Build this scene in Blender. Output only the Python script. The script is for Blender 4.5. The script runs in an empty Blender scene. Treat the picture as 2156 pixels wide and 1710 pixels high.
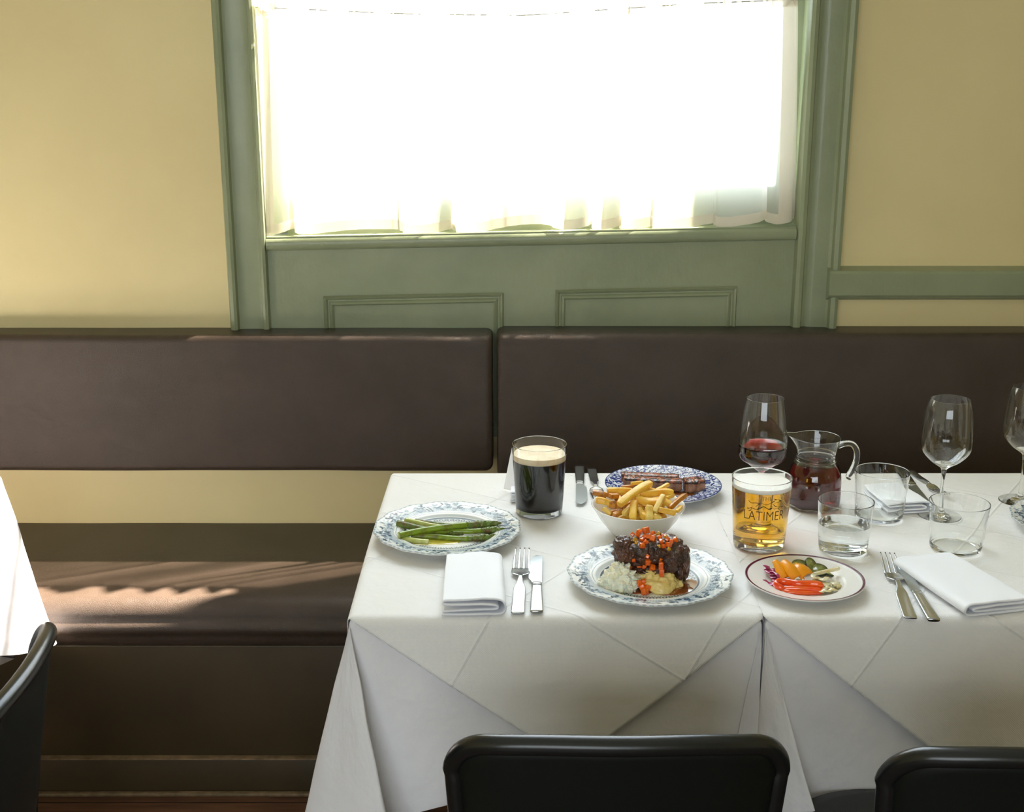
import bpy, math, random
import numpy as np
from mathutils import Vector, Matrix, noise, Euler
from mathutils.bvhtree import BVHTree
random.seed(7)
PI = math.pi
D = bpy.data
sc = bpy.context.scene
COL = sc.collection
# ------------------------------------------------------------------ camera, world, sun, lights, exposure
F_PX, PITCH, CAM_H = 2600.0, math.radians(15.3), 1.55
cd = D.cameras.new('camera'); cam = D.objects.new('camera', cd); COL.objects.link(cam)
cd.sensor_width = 36.0; cd.lens = F_PX/2156*36.0; cd.clip_start = 0.05
cam.location = (0, 0, CAM_H); cam.rotation_euler = (PI/2-PITCH, 0, 0)
sc.camera = cam
sc.view_settings.view_transform = 'Standard'; sc.view_settings.look = 'None'
sc.view_settings.gamma = 1.0; sc.view_settings.use_curve_mapping = False
sc.view_settings.exposure = 0.16
cy = sc.cycles
cy.use_denoising = True
cy.max_bounces = 16; cy.transmission_bounces = 14; cy.transparent_max_bounces = 24; cy.glossy_bounces = 6; cy.diffuse_bounces = 5
cy.sample_clamp_indirect = 12.0
cy.blur_glossy = 0.1; cy.caustics_refractive = True; cy.caustics_reflective = True
w = D.worlds.new('daylight'); sc.world = w; w.use_nodes = True
bg = w.node_tree.nodes['Background']; bg.inputs[0].default_value = (0.80, 0.91, 1.0, 1); bg.inputs[1].default_value = 8.0
sd = D.lights.new('sun', 'SUN'); sun = D.objects.new('sun', sd); COL.objects.link(sun)
sd.energy = 115; sd.angle = math.radians(0.7); sd.color = (1.0, 0.89, 0.77)
SUN_DIR = Vector((-0.95, -0.40, -1.217)).normalized()
sun.rotation_euler = SUN_DIR.to_track_quat('-Z', 'Y').to_euler(); sun.location = (3, 5, 5)
def area(name, loc, rot, sx, sy, e, col=(1,1,1), portal=False):
    l = D.lights.new(name, 'AREA'); o = D.objects.new(name, l); COL.objects.link(o)
    l.shape = 'RECTANGLE'; l.size = sx; l.size_y = sy; l.energy = e; l.color = col
    o.location = loc; o.rotation_euler = rot
    if portal: l.cycles.is_portal = True
    return o
area('window_daylight_portal', (0.04, 3.03, 2.29), (-PI/2, 0, 0), 1.3, 2.3, 1, portal=True)
area('fill_behind_camera', (-0.9, -2.8, 1.75), (PI/2, 0, 0), 3.0, 1.7, 78, (0.84, 0.93, 1.0))  # added soft fill light behind the camera; the front wall has no window

# a pixel of the photograph turned into a point on a known plane
def ray(px, py):
    a = (px-1078)/F_PX; b = (py-855)/F_PX
    return Vector((a, math.cos(PITCH)-b*math.sin(PITCH), -math.sin(PITCH)-b*math.cos(PITCH)))
def at(px, py, Y=None, z=None):
    d = ray(px, py)
    t = Y/d.y if Y is not None else (z-CAM_H)/d.z
    return Vector((0, 0, CAM_H)) + d*t

# ------------------------------------------------------------------ materials
def srgb(r, g, b):
    f = lambda c: (c/255/12.92) if c/255 <= 0.04045 else ((c/255+0.055)/1.055)**2.4
    return (f(r), f(g), f(b), 1)
class NT:
    def __init__(s, m): s.m = m; s.t = m.node_tree; s.bsdf = s.t.nodes.get('Principled BSDF')
    def n(s, typ, **k):
        x = s.t.nodes.new(typ)
        for a, v in k.items(): setattr(x, a, v)
        return x
    def l(s, a, b): s.t.links.new(a, b)
    def math(s, op, a, b=None, c=None):
        x = s.n('ShaderNodeMath', operation=op)
        for i, v in enumerate((a, b, c)):
            if v is None: continue
            if hasattr(v, 'is_linked'): s.l(v, x.inputs[i])
            else: x.inputs[i].default_value = v
        return x.outputs[0]
    def mix(s, f, a, b):
        x = s.n('ShaderNodeMix', data_type='RGBA')
        for i, v in ((0, f), (6, a), (7, b)):
            if hasattr(v, 'is_linked'): s.l(v, x.inputs[i])
            else: x.inputs[i].default_value = v
        return x.outputs[2]
    def ramp(s, f, stops):
        x = s.n('ShaderNodeValToRGB'); e = x.color_ramp.elements
        while len(e) < len(stops): e.new(0.5)
        for k, (p, c) in enumerate(stops): e[k].position = p; e[k].color = c
        s.l(f, x.inputs[0]); return x.outputs[0]
    def coord(s, kind='Object'): return s.n('ShaderNodeTexCoord').outputs[kind]
    def noise(s, co, scale, detail=3, rough=0.55, out=0):
        x = s.n('ShaderNodeTexNoise'); x.inputs['Scale'].default_value = scale; x.inputs['Detail'].default_value = detail
        x.inputs['Roughness'].default_value = rough
        s.l(co, x.inputs['Vector']); return x.outputs[out]
    def vor(s, co, scale, feature='F1', out='Distance'):
        x = s.n('ShaderNodeTexVoronoi', feature=feature); x.inputs['Scale'].default_value = scale
        s.l(co, x.inputs['Vector']); return x.outputs[out]
    def bump(s, h, strength, dist, normal=None):
        x = s.n('ShaderNodeBump'); x.inputs['Strength'].default_value = strength; x.inputs['Distance'].default_value = dist
        s.l(h, x.inputs['Height'])
        if normal is not None: s.l(normal, x.inputs['Normal'])
        s.l(x.outputs[0], s.bsdf.inputs['Normal']); return x.outputs[0]
    def stretch(s, co, v):
        x = s.n('ShaderNodeMapping'); x.inputs['Scale'].default_value = v; s.l(co, x.inputs[0]); return x.outputs[0]
def mat(name, col, rough=0.5, metal=0.0, spec=0.5, coat=0.0, trans=0.0, ior=1.45, sss=0.0, alt=None, nscale=20, lo=0.35, hi=0.65,
        bump=None, sheen=0.0):
    m = D.materials.new(name); m.use_nodes = True; t = NT(m); b = t.bsdf
    b.inputs['Base Color'].default_value = col; b.inputs['Roughness'].default_value = rough
    b.inputs['Metallic'].default_value = metal; b.inputs['Specular IOR Level'].default_value = spec
    b.inputs['Coat Weight'].default_value = coat; b.inputs['Coat Roughness'].default_value = 0.08
    b.inputs['Transmission Weight'].default_value = trans; b.inputs['IOR'].default_value = ior
    if sss: b.inputs['Subsurface Weight'].default_value = sss; b.inputs['Subsurface Radius'].default_value = (1, .5, .25); b.inputs['Subsurface Scale'].default_value = 0.01
    if sheen: b.inputs['Sheen Weight'].default_value = sheen
    if alt is not None:
        f = t.noise(t.coord(), nscale, 5)
        r = t.ramp(f, [(lo, (0,0,0,1)), (hi, (1,1,1,1))])
        t.l(t.mix(r, col, alt), b.inputs['Base Color'])
    if bump:
        t.bump(t.noise(t.coord(), bump[0], 4), bump[1], bump[2])
    return m
M = {}
M['wall'] = mat('mustard_wall_paint', srgb(218, 204, 154), 0.62, bump=(60, 0.12, 0.002), alt=srgb(213, 198, 148), nscale=3)
M['ceiling'] = mat('white_ceiling_paint', srgb(225, 220, 205), 0.8)
def painted(name, c1, c2):
    m = mat(name, c1, 0.33, spec=0.5, alt=c2, nscale=7); t = NT(m)
    co = t.coord()
    h = t.math('ADD', t.noise(co, 14, 6, 0.65), t.math('MULTIPLY', t.noise(t.stretch(co, (1, 1, 0.25)), 70, 3), 0.35))
    t.bump(h, 0.35, 0.004); return m
M['green'] = painted('sage_green_gloss_paint', srgb(142, 150, 120), srgb(132, 141, 111))
def leather(name, c1, c2, rough, sc=260, st=0.35):
    m = mat(name, c1, rough, spec=0.5, alt=c2, nscale=9); t = NT(m); co = t.coord()
    wv = t.n('ShaderNodeVectorMath', operation='ADD')
    t.l(co, wv.inputs[0]); sca = t.n('ShaderNodeVectorMath', operation='SCALE'); t.l(t.noise(co, 30, 3, out=1), sca.inputs[0]); sca.inputs[3].default_value = 0.012
    t.l(sca.outputs[0], wv.inputs[1])
    v = t.vor(wv.outputs[0], sc, 'DISTANCE_TO_EDGE')
    v = t.math('MINIMUM', v, 0.25)
    h = t.math('ADD', v, t.math('MULTIPLY', t.noise(co, 8, 2), 1.2))
    t.bump(h, st, 0.003); return m
M['leather'] = leather('brown_leather', srgb(68, 56, 47), srgb(61, 50, 41), 0.40, 380, 0.42)
M['black_leather'] = leather('black_leather', srgb(34, 36, 36), srgb(28, 29, 29), 0.42, 420, 0.2)
M['bench_base'] = mat('dark_stained_bench_panel', srgb(66, 54, 34), 0.38, alt=srgb(56, 46, 28), nscale=4, bump=(25, 0.15, 0.003))
M['bench_lip'] = mat('worn_wood_lip', srgb(120, 100, 72), 0.5, alt=srgb(90, 74, 50), nscale=40)
def wood_floor():
    m = mat('floor_boards', srgb(92, 62, 42), 0.4); t = NT(m); co = t.coord()
    n = t.noise(t.stretch(co, (1.5, 14, 1)), 3, 6)
    c = t.ramp(n, [(0.3, srgb(60, 38, 26)), (0.7, srgb(112, 78, 52))])
    sx = t.n('ShaderNodeSeparateXYZ'); t.l(co, sx.inputs[0])
    g = t.math('LESS_THAN', t.math('FRACT', t.math('MULTIPLY', sx.outputs[1], 8.0)), 0.03)
    t.l(t.mix(g, c, srgb(20, 14, 10)), t.bsdf.inputs['Base Color']); t.bump(n, 0.2, 0.002); return m
M['floor'] = wood_floor()
M['chair'] = mat('black_enamelled_metal', srgb(22, 25, 26), 0.27, spec=0.6, bump=(35, 0.08, 0.002))
M['chair_shell'] = mat('black_lacquered_shell', srgb(15, 20, 18), 0.45, spec=0.35, bump=(300, 0.12, 0.0006))
M['table_wood'] = mat('table_wood', srgb(110, 80, 52), 0.5)
M['iron'] = mat('cast_iron', srgb(30, 30, 30), 0.5, metal=0.6)
def cloth(name, col, overlay=False, sub=0.0):
    m = mat(name, col, 0.85, spec=0.2, sheen=0.15); t = NT(m)
    at_ = t.n('ShaderNodeAttribute', attribute_name='flat'); co = at_.outputs['Vector']
    sx = t.n('ShaderNodeSeparateXYZ'); t.l(co, sx.inputs[0]); x, y = sx.outputs[0], sx.outputs[1]
    K = 2*PI/0.0034 if overlay else 2*PI/0.0022
    wv = t.math('MULTIPLY', t.math('SINE', t.math('MULTIPLY', x, K)), t.math('SINE', t.math('MULTIPLY', y, K)))
    h = t.math('ADD', t.math('MULTIPLY', wv, 0.034 if overlay else 0.010), t.math('MULTIPLY', t.noise(co, 8, 4, 0.55), 1.7))
    h = t.math('ADD', h, t.math('MULTIPLY', t.noise(co, 45, 4, 0.6), 0.22))
    if overlay:
        for (A, B, c) in CREASES:
            d = t.math('ABSOLUTE', t.math('SUBTRACT', t.math('ADD', t.math('MULTIPLY', x, A), t.math('MULTIPLY', y, B)), c))
            e = t.math('SUBTRACT', 1.0, t.math('MINIMUM', t.math('DIVIDE', d, 0.0035), 1.0))
            sd_ = t.math('MINIMUM', t.math('DIVIDE', d, 0.03), 1.0)
            h = t.math('ADD', h, t.math('MULTIPLY', e, 0.26)); h = t.math('SUBTRACT', h, t.math('MULTIPLY', sd_, 0.17))
    t.bump(h, 0.8, 0.006)
    return m
CREASES = [(0.827, -0.562, .111), (0.827, -0.562, .40), (0.827, -0.562, -.18), (0.562, 0.827, -.261), (0.562, 0.827, -.08), (0.562, 0.827, .10), (0.562, 0.827, .30)]
M['cloth'] = cloth('white_cotton', srgb(231, 230, 234))
M['overlay'] = cloth('white_woven_slip_cloth', srgb(236, 235, 234), True)
M['napkin'] = mat('white_napkin_cotton', srgb(242, 244, 250), 0.85, spec=0.2, sheen=0.2, bump=(600, 0.1, 0.0008))
def glassmat(name, col=(1,1,1,1), ior=1.46, rough=0.0):
    return mat(name, col, rough, trans=1.0, ior=ior)
M['glass'] = glassmat('clear_glass', (0.985, 0.995, 0.99, 1))
M['water'] = glassmat('water', (0.99, 1, 1, 1), 1.33)
def absorb(name, col, dens, ior=1.34):
    m = glassmat(name, (1,1,1,1), ior); t = NT(m)
    v = t.n('ShaderNodeVolumeAbsorption'); v.inputs[0].default_value = col; v.inputs[1].default_value = dens
    out = [n for n in t.t.nodes if n.type == 'OUTPUT_MATERIAL'][0]; t.l(v.outputs[0], out.inputs['Volume']); return m
M['beer'] = absorb('golden_lager', (1.0, 0.80, 0.005, 1), 40)
M['wine'] = absorb('red_wine', (0.80, 0.01, 0.03, 1), 165)
M['stout'] = mat('dark_stout', srgb(20, 12, 8), 0.04, spec=0.6)
M['head'] = mat('stout_head', srgb(240, 226, 198), 0.7, alt=srgb(226, 205, 170), nscale=40, sss=0.1)
M['foam'] = mat('white_beer_foam', srgb(245, 243, 238), 0.8, bump=(900, 0.3, 0.001), sss=0.1)
M['ink'] = mat('dark_blue_print', srgb(24, 30, 40), 0.5)
M['steel'] = mat('stainless_steel', srgb(200, 203, 206), 0.20, metal=1.0, bump=(400, 0.04, 0.0005))
M['steel_worn'] = mat('worn_stainless_blade', srgb(178, 184, 186), 0.32, metal=1.0, bump=(250, 0.06, 0.0005))
M['wire'] = mat('curtain_wire', srgb(150, 150, 140), 0.4, metal=0.7)
M['china'] = mat('white_glazed_china', srgb(236, 234, 228), 0.16, coat=0.5)
def curtain_mat(name, transp, col, tlf=0.5):      # sheerest where looked through squarely, denser when slanting, as woven voile is
    m = D.materials.new(name); m.use_nodes = True; t = NT(m); t.t.nodes.remove(t.bsdf)
    out = [n for n in t.t.nodes if n.type == 'OUTPUT_MATERIAL'][0]
    tr = t.n('ShaderNodeBsdfTransparent'); di = t.n('ShaderNodeBsdfDiffuse'); tl = t.n('ShaderNodeBsdfTranslucent')
    di.inputs[0].default_value = col; tl.inputs[0].default_value = col
    a = t.n('ShaderNodeMixShader'); a.inputs[0].default_value = tlf; t.l(di.outputs[0], a.inputs[1]); t.l(tl.outputs[0], a.inputs[2])
    b = t.n('ShaderNodeMixShader'); t.l(tr.outputs[0], b.inputs[1]); t.l(a.outputs[0], b.inputs[2])
    lw = t.n('ShaderNodeLayerWeight'); lw.inputs[0].default_value = 0.5
    cs = t.math('SUBTRACT', 1.0, lw.outputs['Facing'])
    t.l(t.math('SUBTRACT', 1.0, t.math('MULTIPLY', t.math('POWER', cs, 0.9), transp)), b.inputs[0])
    t.l(b.outputs[0], out.inputs[0]); return m
M['curtain'] = curtain_mat('sheer_white_voile', 0.50, srgb(238, 236, 226))
M['curtain_hem'] = curtain_mat('doubled_voile_hem', 0.04, srgb(226, 218, 200), .22)
def pane_mat():
    m = D.materials.new('window_glass'); m.use_nodes = True; t = NT(m); t.t.nodes.remove(t.bsdf)
    out = [n for n in t.t.nodes if n.type == 'OUTPUT_MATERIAL'][0]
    tr = t.n('ShaderNodeBsdfTransparent'); gl = t.n('ShaderNodeBsdfGlossy'); gl.inputs['Roughness'].default_value = 0.02
    lw = t.n('ShaderNodeLayerWeight'); fr = t.math('ADD', t.math('MULTIPLY', t.math('POWER', lw.outputs['Facing'], 5.0), 0.9), 0.04)
    b = t.n('ShaderNodeMixShader'); t.l(fr, b.inputs[0]); t.l(tr.outputs[0], b.inputs[1]); t.l(gl.outputs[0], b.inputs[2])
    t.l(b.outputs[0], out.inputs[0]); return m
M['pane'] = pane_mat()
def attr_china(name):
    m = mat(name, (1,1,1,1), 0.22, spec=0.38); t = NT(m)
    a = t.n('ShaderNodeAttribute', attribute_name='glaze'); t.l(a.outputs['Color'], t.bsdf.inputs['Base Color']); return m
M['plate'] = attr_china('patterned_glazed_china')

# ------------------------------------------------------------------ mesh helpers
class MB:
    def __init__(s): s.V = []; s.F = []
    def add(s, V, F):
        o = len(s.V); s.V += [tuple(v) for v in V]; s.F += [tuple(i+o for i in f) for f in F]; return s
    def grid(s, P, cu=False, cv=False, flip=False):       # P[i][j]
        n, m = len(P), len(P[0]); V = [p for r in P for p in r]; F = []
        for i in range(n if cu else n-1):
            for j in range(m if cv else m-1):
                a = i*m+j; b = i*m+(j+1) % m; c = ((i+1) % n)*m+(j+1) % m; d = ((i+1) % n)*m+j
                F.append((a, d, c, b) if flip else (a, b, c, d))
        return s.add(V, F)
    def lathe(s, prof, n=64, c=(0,0,0), f=None):
        P = []
        for (r, z) in prof:
            row = []
            for k in range(n):
                a = 2*PI*k/n; rr = r
                x, y, zz = rr*math.cos(a), rr*math.sin(a), z
                if f: x, y, zz = f(x, y, zz, a)
                row.append((x+c[0], y+c[1], zz+c[2]))
            P.append(row)
        return s.grid(P, cv=True)
    def sweep(s, path, ra, rb=None, up=(0,0,1), n=12, p=2.0, caps=True, closed=False):
        path = [Vector(q) for q in path]; N = len(path)
        ra = ra if hasattr(ra, '__len__') else [ra]*N
        rb = ra if rb is None else (rb if hasattr(rb, '__len__') else [rb]*N)
        P = []; upv = Vector(up)
        for i, q in enumerate(path):
            if closed: d = path[(i+1) % N]-path[i-1]
            else: d = path[min(i+1, N-1)]-path[max(i-1, 0)]
            d.normalize(); sx = d.cross(upv)
            if sx.length < 1e-4: sx = d.cross(Vector((1, 0, 0)))
            sx.normalize(); uz = sx.cross(d).normalized(); row = []
            for k in range(n):
                a = 2*PI*k/n; c_, s_ = math.cos(a), math.sin(a)
                cx = math.copysign(abs(c_)**(2/p), c_); cz = math.copysign(abs(s_)**(2/p), s_)
                row.append(q + sx*cx*ra[i] + uz*cz*rb[i])
            P.append(row)
        o = len(s.V); s.grid(P, cu=closed, cv=True)
        if caps and not closed:
            s.F.append(tuple(o+k for k in range(n))[::-1]); s.F.append(tuple(o+(N-1)*n+k for k in range(n)))
        return s
    def box(s, x0, x1, y0, y1, z0, z1, sh=0.0):
        V = [(x, y, z+sh*x) for x in (x0, x1) for y in (y0, y1) for z in (z0, z1)]
        return s.add(V, [(0,1,3,2), (4,6,7,5), (0,4,5,1), (2,3,7,6), (0,2,6,4), (1,5,7,3)])
    def build(s, name, m, parent=None, smooth=True, bevel=0, seg=3, loc=None, angle=None, subd=0, solid=0):
        me = D.meshes.new(name); me.from_pydata(s.V, [], s.F); me.update()
        import bmesh
        bm = bmesh.new(); bm.from_mesh(me); bmesh.ops.recalc_face_normals(bm, faces=bm.faces); bm.to_mesh(me); bm.free()
        me.materials.append(m if not isinstance(m, str) else M[m])
        if smooth: me.polygons.foreach_set('use_smooth', [True]*len(me.polygons))
        o = D.objects.new(name, me); COL.objects.link(o)
        if parent: o.parent = parent
        if loc: o.location = loc
        if solid:
            q = o.modifiers.new('solid', 'SOLIDIFY'); q.thickness = solid; q.offset = 0
        if bevel:
            q = o.modifiers.new('bevel', 'BEVEL'); q.width = bevel; q.segments = seg; q.limit_method = 'ANGLE'; q.angle_limit = math.radians(40)
            try: q.harden_normals = False
            except Exception: pass
        if subd: q = o.modifiers.new('sub', 'SUBSURF'); q.levels = subd; q.render_levels = subd
        if smooth and angle: 
            me.set_sharp_from_angle(angle=math.radians(angle))
        return o
def tag(o, label=None, cat=None, group=None, kind=None):
    if label: o['label'] = label
    if cat: o['category'] = cat
    if group: o['group'] = group
    if kind: o['kind'] = kind
    return o
def thing(name, label, cat, loc=(0,0,0), rz=0, group=None):
    o = D.objects.new(name, None); COL.objects.link(o); o.empty_display_size = 0.05
    o.location = loc; o.rotation_euler = (0, 0, rz); return tag(o, label, cat, group)
def copy_tree(o, parent=None):
    c = o.copy(); COL.objects.link(c); c.parent = parent
    for ch in [x for x in D.objects if x.parent == o]: copy_tree(ch, c)
    return c
def cr(pts, n):                                            # Catmull-Rom through points
    pts = [Vector(p) for p in pts]; out = []
    N = len(pts)-1
    for k in range(n):
        t = k/(n-1)*N; i = min(int(t), N-1); u = t-i
        p0, p1, p2, p3 = pts[max(i-1, 0)], pts[i], pts[i+1], pts[min(i+2, N)]
        out.append(0.5*((2*p1)+(p2-p0)*u+(2*p0-5*p1+4*p2-p3)*u*u+(3*p1-p0-3*p2+p3)*u**3))
    return out
def lerpl(xs, ys, x): return float(np.interp(x, xs, ys))

# ------------------------------------------------------------------ room shell
K = 0.021                                                  # the old window frame hangs slightly out of level
def S(o): return tag(o, kind='structure')
XL, XR, YB, YF, ZC = -3.2, 3.2, 2.9, -3.0, 3.7
YO = 3.02                                                  # outer face of the wall
mb = MB()
mb.box(XL-.12, -0.60, YB, YO, 0, ZC); mb.box(0.70, XR+.12, YB, YO, 0, ZC)
mb.box(-0.60, 0.70, YB, YO, 3.42, ZC); mb.box(-0.60, 0.70, YB, YO, 0, 1.12)
S(mb.build('wall_back', 'wall', smooth=False))
S(MB().box(XL-.12, XL, YF, YB, 0, ZC).build('wall_left', 'wall', smooth=False))
S(MB().box(XR, XR+.12, YF, YB, 0, ZC).build('wall_right', 'wall', smooth=False))
S(MB().box(XL-.12, XR+.12, YF-.12, YF, 0, ZC).build('wall_front', 'wall', smooth=False))
S(MB().box(XL-.12, XR+.12, YF-.12, YO, -.1, 0).build('floor', 'floor', smooth=False))
S(MB().box(XL-.12, XR+.12, YF-.12, YO, ZC, ZC+.1).build('ceiling', 'ceiling', smooth=False))
# window: green casing, panelled dado below, sill bead, sash and panes
win = D.objects.new('window_1', None); COL.objects.link(win); S(win)
def frame_path(mb, prof, x, z0, z1, y, mirror=1):          # vertical moulding; prof: (dx, dy outwards)
    P = [[(x+mirror*dx, y-dy, z+(K*(x+mirror*dx))) for (dx, dy) in prof] for z in (z0, z1)]
    return mb.grid(P)
c = MB()
# left casing: stepped architrave, outer bead to inner bead
lp = [(-.668,0),(-.668,.022),(-.664,.030),(-.656,.032),(-.650,.028),(-.647,.016),(-.640,.013),(-.600,.011),(-.592,.013),(-.590,.019),(-.584,.021),(-.578,.018),(-.576,.004),(-.576,-.09)]
frame_path(c, lp, 0, 0.68, 3.46, 2.90)
rp = [(.664,-.09),(.664,.004),(.668,.018),(.676,.022),(.684,.020),(.688,.010),(.696,.006),(.705,.012),(.712,.013),(.742,.013),(.748,.018),(.751,.030),(.760,.034),(.768,.030),(.770,.018),(.770,0)]
frame_path(c, rp, 0, 0.68, 3.46, 2.90)
c.build('casing', 'green', win, angle=35)
c = MB().box(-.67, .77, 2.86, 2.94, 3.38, 3.48, K); c.build('head_casing', 'green', win, bevel=.006)
c = MB().box(-.60, .69, 2.899, 2.93, 0.68, 1.165, K)       # dado board
c.build('dado_board', 'green', win, smooth=False)
prof = [(2.93, 1.150), (2.893, 1.150), (2.887, 1.153), (2.884, 1.160), (2.884, 1.170), (2.887, 1.176), (2.892, 1.179), (2.93, 1.182)]
c = MB().grid([[(x, y, z+K*x-.002) for (y, z) in prof] for x in (-.576, .664)]); c.build('sill_bead', 'green', win, angle=50)
c = MB().box(-.576, .664, 2.892, 3.02, 1.160, 1.180, K); c.build('window_sill', 'green', win, smooth=False)
def panel(x0, x1, z1, z0=0.70):
    mb = MB(); w_ = .020
    pr = [(0, 0), (.003, .006), (.007, .003), (.011, -.004), (.016, .001), (.020, .004), (.024, 0)]
    def ring(d, h): return [(x0+d, 2.899-h, z0+d+K*(x0+d)), (x0+d, 2.899-h, z1-d+K*(x0+d)), (x1-d, 2.899-h, z1-d+K*(x1-d)), (x1-d, 2.899-h, z0+d+K*(x1-d))]
    mb.grid([ring(d, h+.002) for d, h in pr], cv=True)
    return mb.build('panel_moulding', 'green', win, smooth=False)
panel(-.448, -.020, 1.037); panel(.103, .534, 1.0405)
# sash with meeting rail
sash = MB()
ys0, ys1 = 2.945, 2.985
sash.box(-.60, -.536, ys0, ys1, 1.17, 3.4); sash.box(.622, .69, ys0, ys1, 1.17, 3.4)
sash.box(-.536, .622, ys0, ys1, 1.17, 1.268, K); sash.box(-.536, .622, ys0, ys1, 3.33, 3.42); sash.box(-.536, .622, ys0+.01, ys1-.01, 2.36, 2.40)
so = sash.build('sash_frame', 'green', win, bevel=.004)
MB().box(-.56, .65, 2.963, 2.966, 1.2, 2.38).build('lower_pane', 'pane', win, smooth=False)
MB().box(-.56, .65, 2.967, 2.970, 2.38, 3.35).build('upper_pane', 'pane', win, smooth=False)
# dado rail on the right wall
prof = [(2.90, 1.022), (2.882, 1.022), (2.878, 1.026), (2.862, 1.032), (2.858, 1.037), (2.858, 1.088), (2.862, 1.094), (2.90, 1.100)]
P = [[(x, y, z) for (y, z) in prof] for x in (.742, XR)]
c = MB().grid(P); c.add([(.742, y, z) for y, z in prof], [tuple(range(len(prof)))])
S(c.build('trim_1', 'green', angle=30, bevel=.002))
# curtain
cur = thing('cafe_curtain', 'sheer white cafe curtain gathered on a wire across the lower window', 'curtain', (0, 0, 0))
rng = random.Random(3)
NU, NVc = 520, 60
def wz(x): return float(np.interp(x, [-.57, -.25, .02, .1, .23, .42, .63], [1.682, 1.668, 1.664, 1.669, 1.678, 1.690, 1.698]))
def cur_pt(u, v, dy=0.0):
    # u 0..1 left to right, v 0 top .. 1 bottom
    x = -.572 + 1.226*u
    bell = v**0.8
    ph = 2*PI*(u*9.5 + .55*math.sin(7*u+1)+.30*math.sin(19*u))
    am = (.005+.013*bell)*(0.6+.4*math.sin(11*u+2))
    big = .008*math.sin(2*PI*3.1*u+.7)*bell
    x += (.012+.014*bell)*math.sin(ph+1.2)*(.75+.35*math.sin(9*u+.5)) * min(1, 12*u, 12*(1-u)) + .0022*math.sin(2*PI*41*u+3*math.sin(6*u))
    if u < .04: x += .020*v*(0)- .0*v
    x += (-.018+.02*0)*bell*max(0, 1-u*14)+ .028*bell*max(0, 1-(1-u)*9) - .014*max(0, 1-(1-u)*9)
    y = 2.908 + am*math.sin(ph) + big
    y = min(y, 2.935)
    ztop = wz(x)+.022
    zbot = 1.186 + K*x + .006*math.sin(ph+.6) + .004*math.sin(2*PI*2.3*u)
    if v > .8: y = max(y, 2.889)
    return Vector((x, y+dy, ztop+(zbot-ztop)*v))
vs = np.linspace(0, 1, NVc); us = np.linspace(0, 1, NU)
vb = .955
def strip(v0, v1, nv, us_=us, dy=0): return [[cur_pt(u, v0+(v1-v0)*k/(nv-1), dy) for u in us_] for k in range(nv)]
MB().grid(strip(.07, vb, 46)).build('voile', 'curtain', cur)
MB().grid(strip(vb, 1.0, 5)).build('hem', 'curtain_hem', cur)
def head(u, k):
    p = cur_pt(u, .07*(1-k)); f = 2*PI*u*64+2*math.sin(40*u)
    g_ = .5+.5*math.sin(2*PI*(u*12.5+.5*math.sin(9*u))); p.y += .004*math.sin(f)*(.4+k)-.034*g_*k; p.z += (.020*(g_-.5) + .012*rngw(u*.6))*k - .010*g_*k*k; return p
def rngw(u): return noise.noise(Vector((u*60, 3.1, 0)))
MB().grid([[head(u, k/4) for u in us] for k in range(5)]).build('gathered_heading', 'curtain_hem', cur)
for side in (0, 1):
    uu = np.linspace(0.0, .022, 14) if side == 0 else np.linspace(.972, 1.0, 14)
    MB().grid(strip(.02, .985, 40, uu, -.0015)).build('side_hem', 'curtain_hem', cur)
wp = [(-.576+1.24*k/40, 2.903, wz(-.576+1.24*k/40)) for k in range(41)]
tag(MB().sweep(wp, .0011, n=8).build('curtain_wire', 'wire'), 'thin metal wire that the white window curtain is threaded on', 'wire')

# ------------------------------------------------------------------ banquette
def rbox(x0, x1, prof):
    mb = MB(); P = [[(x, y, z) for (y, z) in prof] for x in (x0, x1)]
    n = len(prof); mb.grid(P, cv=True); mb.F.append(tuple(range(n))); mb.F.append(tuple(range(n, 2*n))[::-1]); return mb
def arc(cy_, cz_, r, a0, a1, n=8): return [(cy_+r*math.cos(math.radians(a0+(a1-a0)*k/n)), cz_+r*math.sin(math.radians(a0+(a1-a0)*k/n))) for k in range(n+1)]
def cushion(x0, x1, y0, y1, z0, z1, r, bul, end0=True, end1=True):
    # puffed leather pad: rounded ends, slight belly on the front face
    nx, mb = 90, MB(); P = []
    base = arc(y0+r, z0+r, r, 270, 180) + [(y0-bul*math.sin(PI*k/10), z0+r+(z1-z0-2*r)*k/10) for k in range(1, 10)] + arc(y0+r, z1-r, r, 180, 90) + [(y1, z1), (y1, z0)]
    cyc, czc = (y0+y1)/2, (z0+z1)/2
    for i in range(nx+1):
        # dense stations at the ends
        t = i/nx; x = x0+(x1-x0)*t
        st = []
        e = 0
        P.append((x, 1.0))
    P = []
    xs = []
    ne = 8
    if end0: xs += [(x0+r*(1-math.cos(PI/2*k/ne)), 1-(r*(1-math.sin(PI/2*k/ne)))) for k in range(ne)]
    xs += [(x0+r+(x1-x0-2*r)*k/60, 1.0) for k in range(61)]
    if end1: xs += [(x1-r*(1-math.cos(PI/2*k/ne)), 1-(r*(1-math.sin(PI/2*k/ne)))) for k in range(ne-1, -1, -1)]
    for x, s_ in xs:
        ins = 1-s_; row = []
        for (y, z) in base:
            yy = y+ins*.9*(1 if y < cyc else 0); hz = (z1-z0)/2
            zz = czc+(z-czc)*(hz-ins*.8)/hz
            wob = .0015*noise.noise(Vector((x*4, z*5, y*7)))
            row.append((x, yy+wob, zz+wob))
        P.append(row)
    n = len(base); mb.grid(P, cv=True); mb.F.append(tuple(range(n))); L = (len(P)-1)*n; mb.F.append(tuple(range(L, L+n))[::-1])
    return mb
b1 = thing('bench_backrest', 'long brown leather backrest pad fixed to the wall left of the seam', 'backrest', (0, 0, 0), group='backrest pads of the wall bench')
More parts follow.
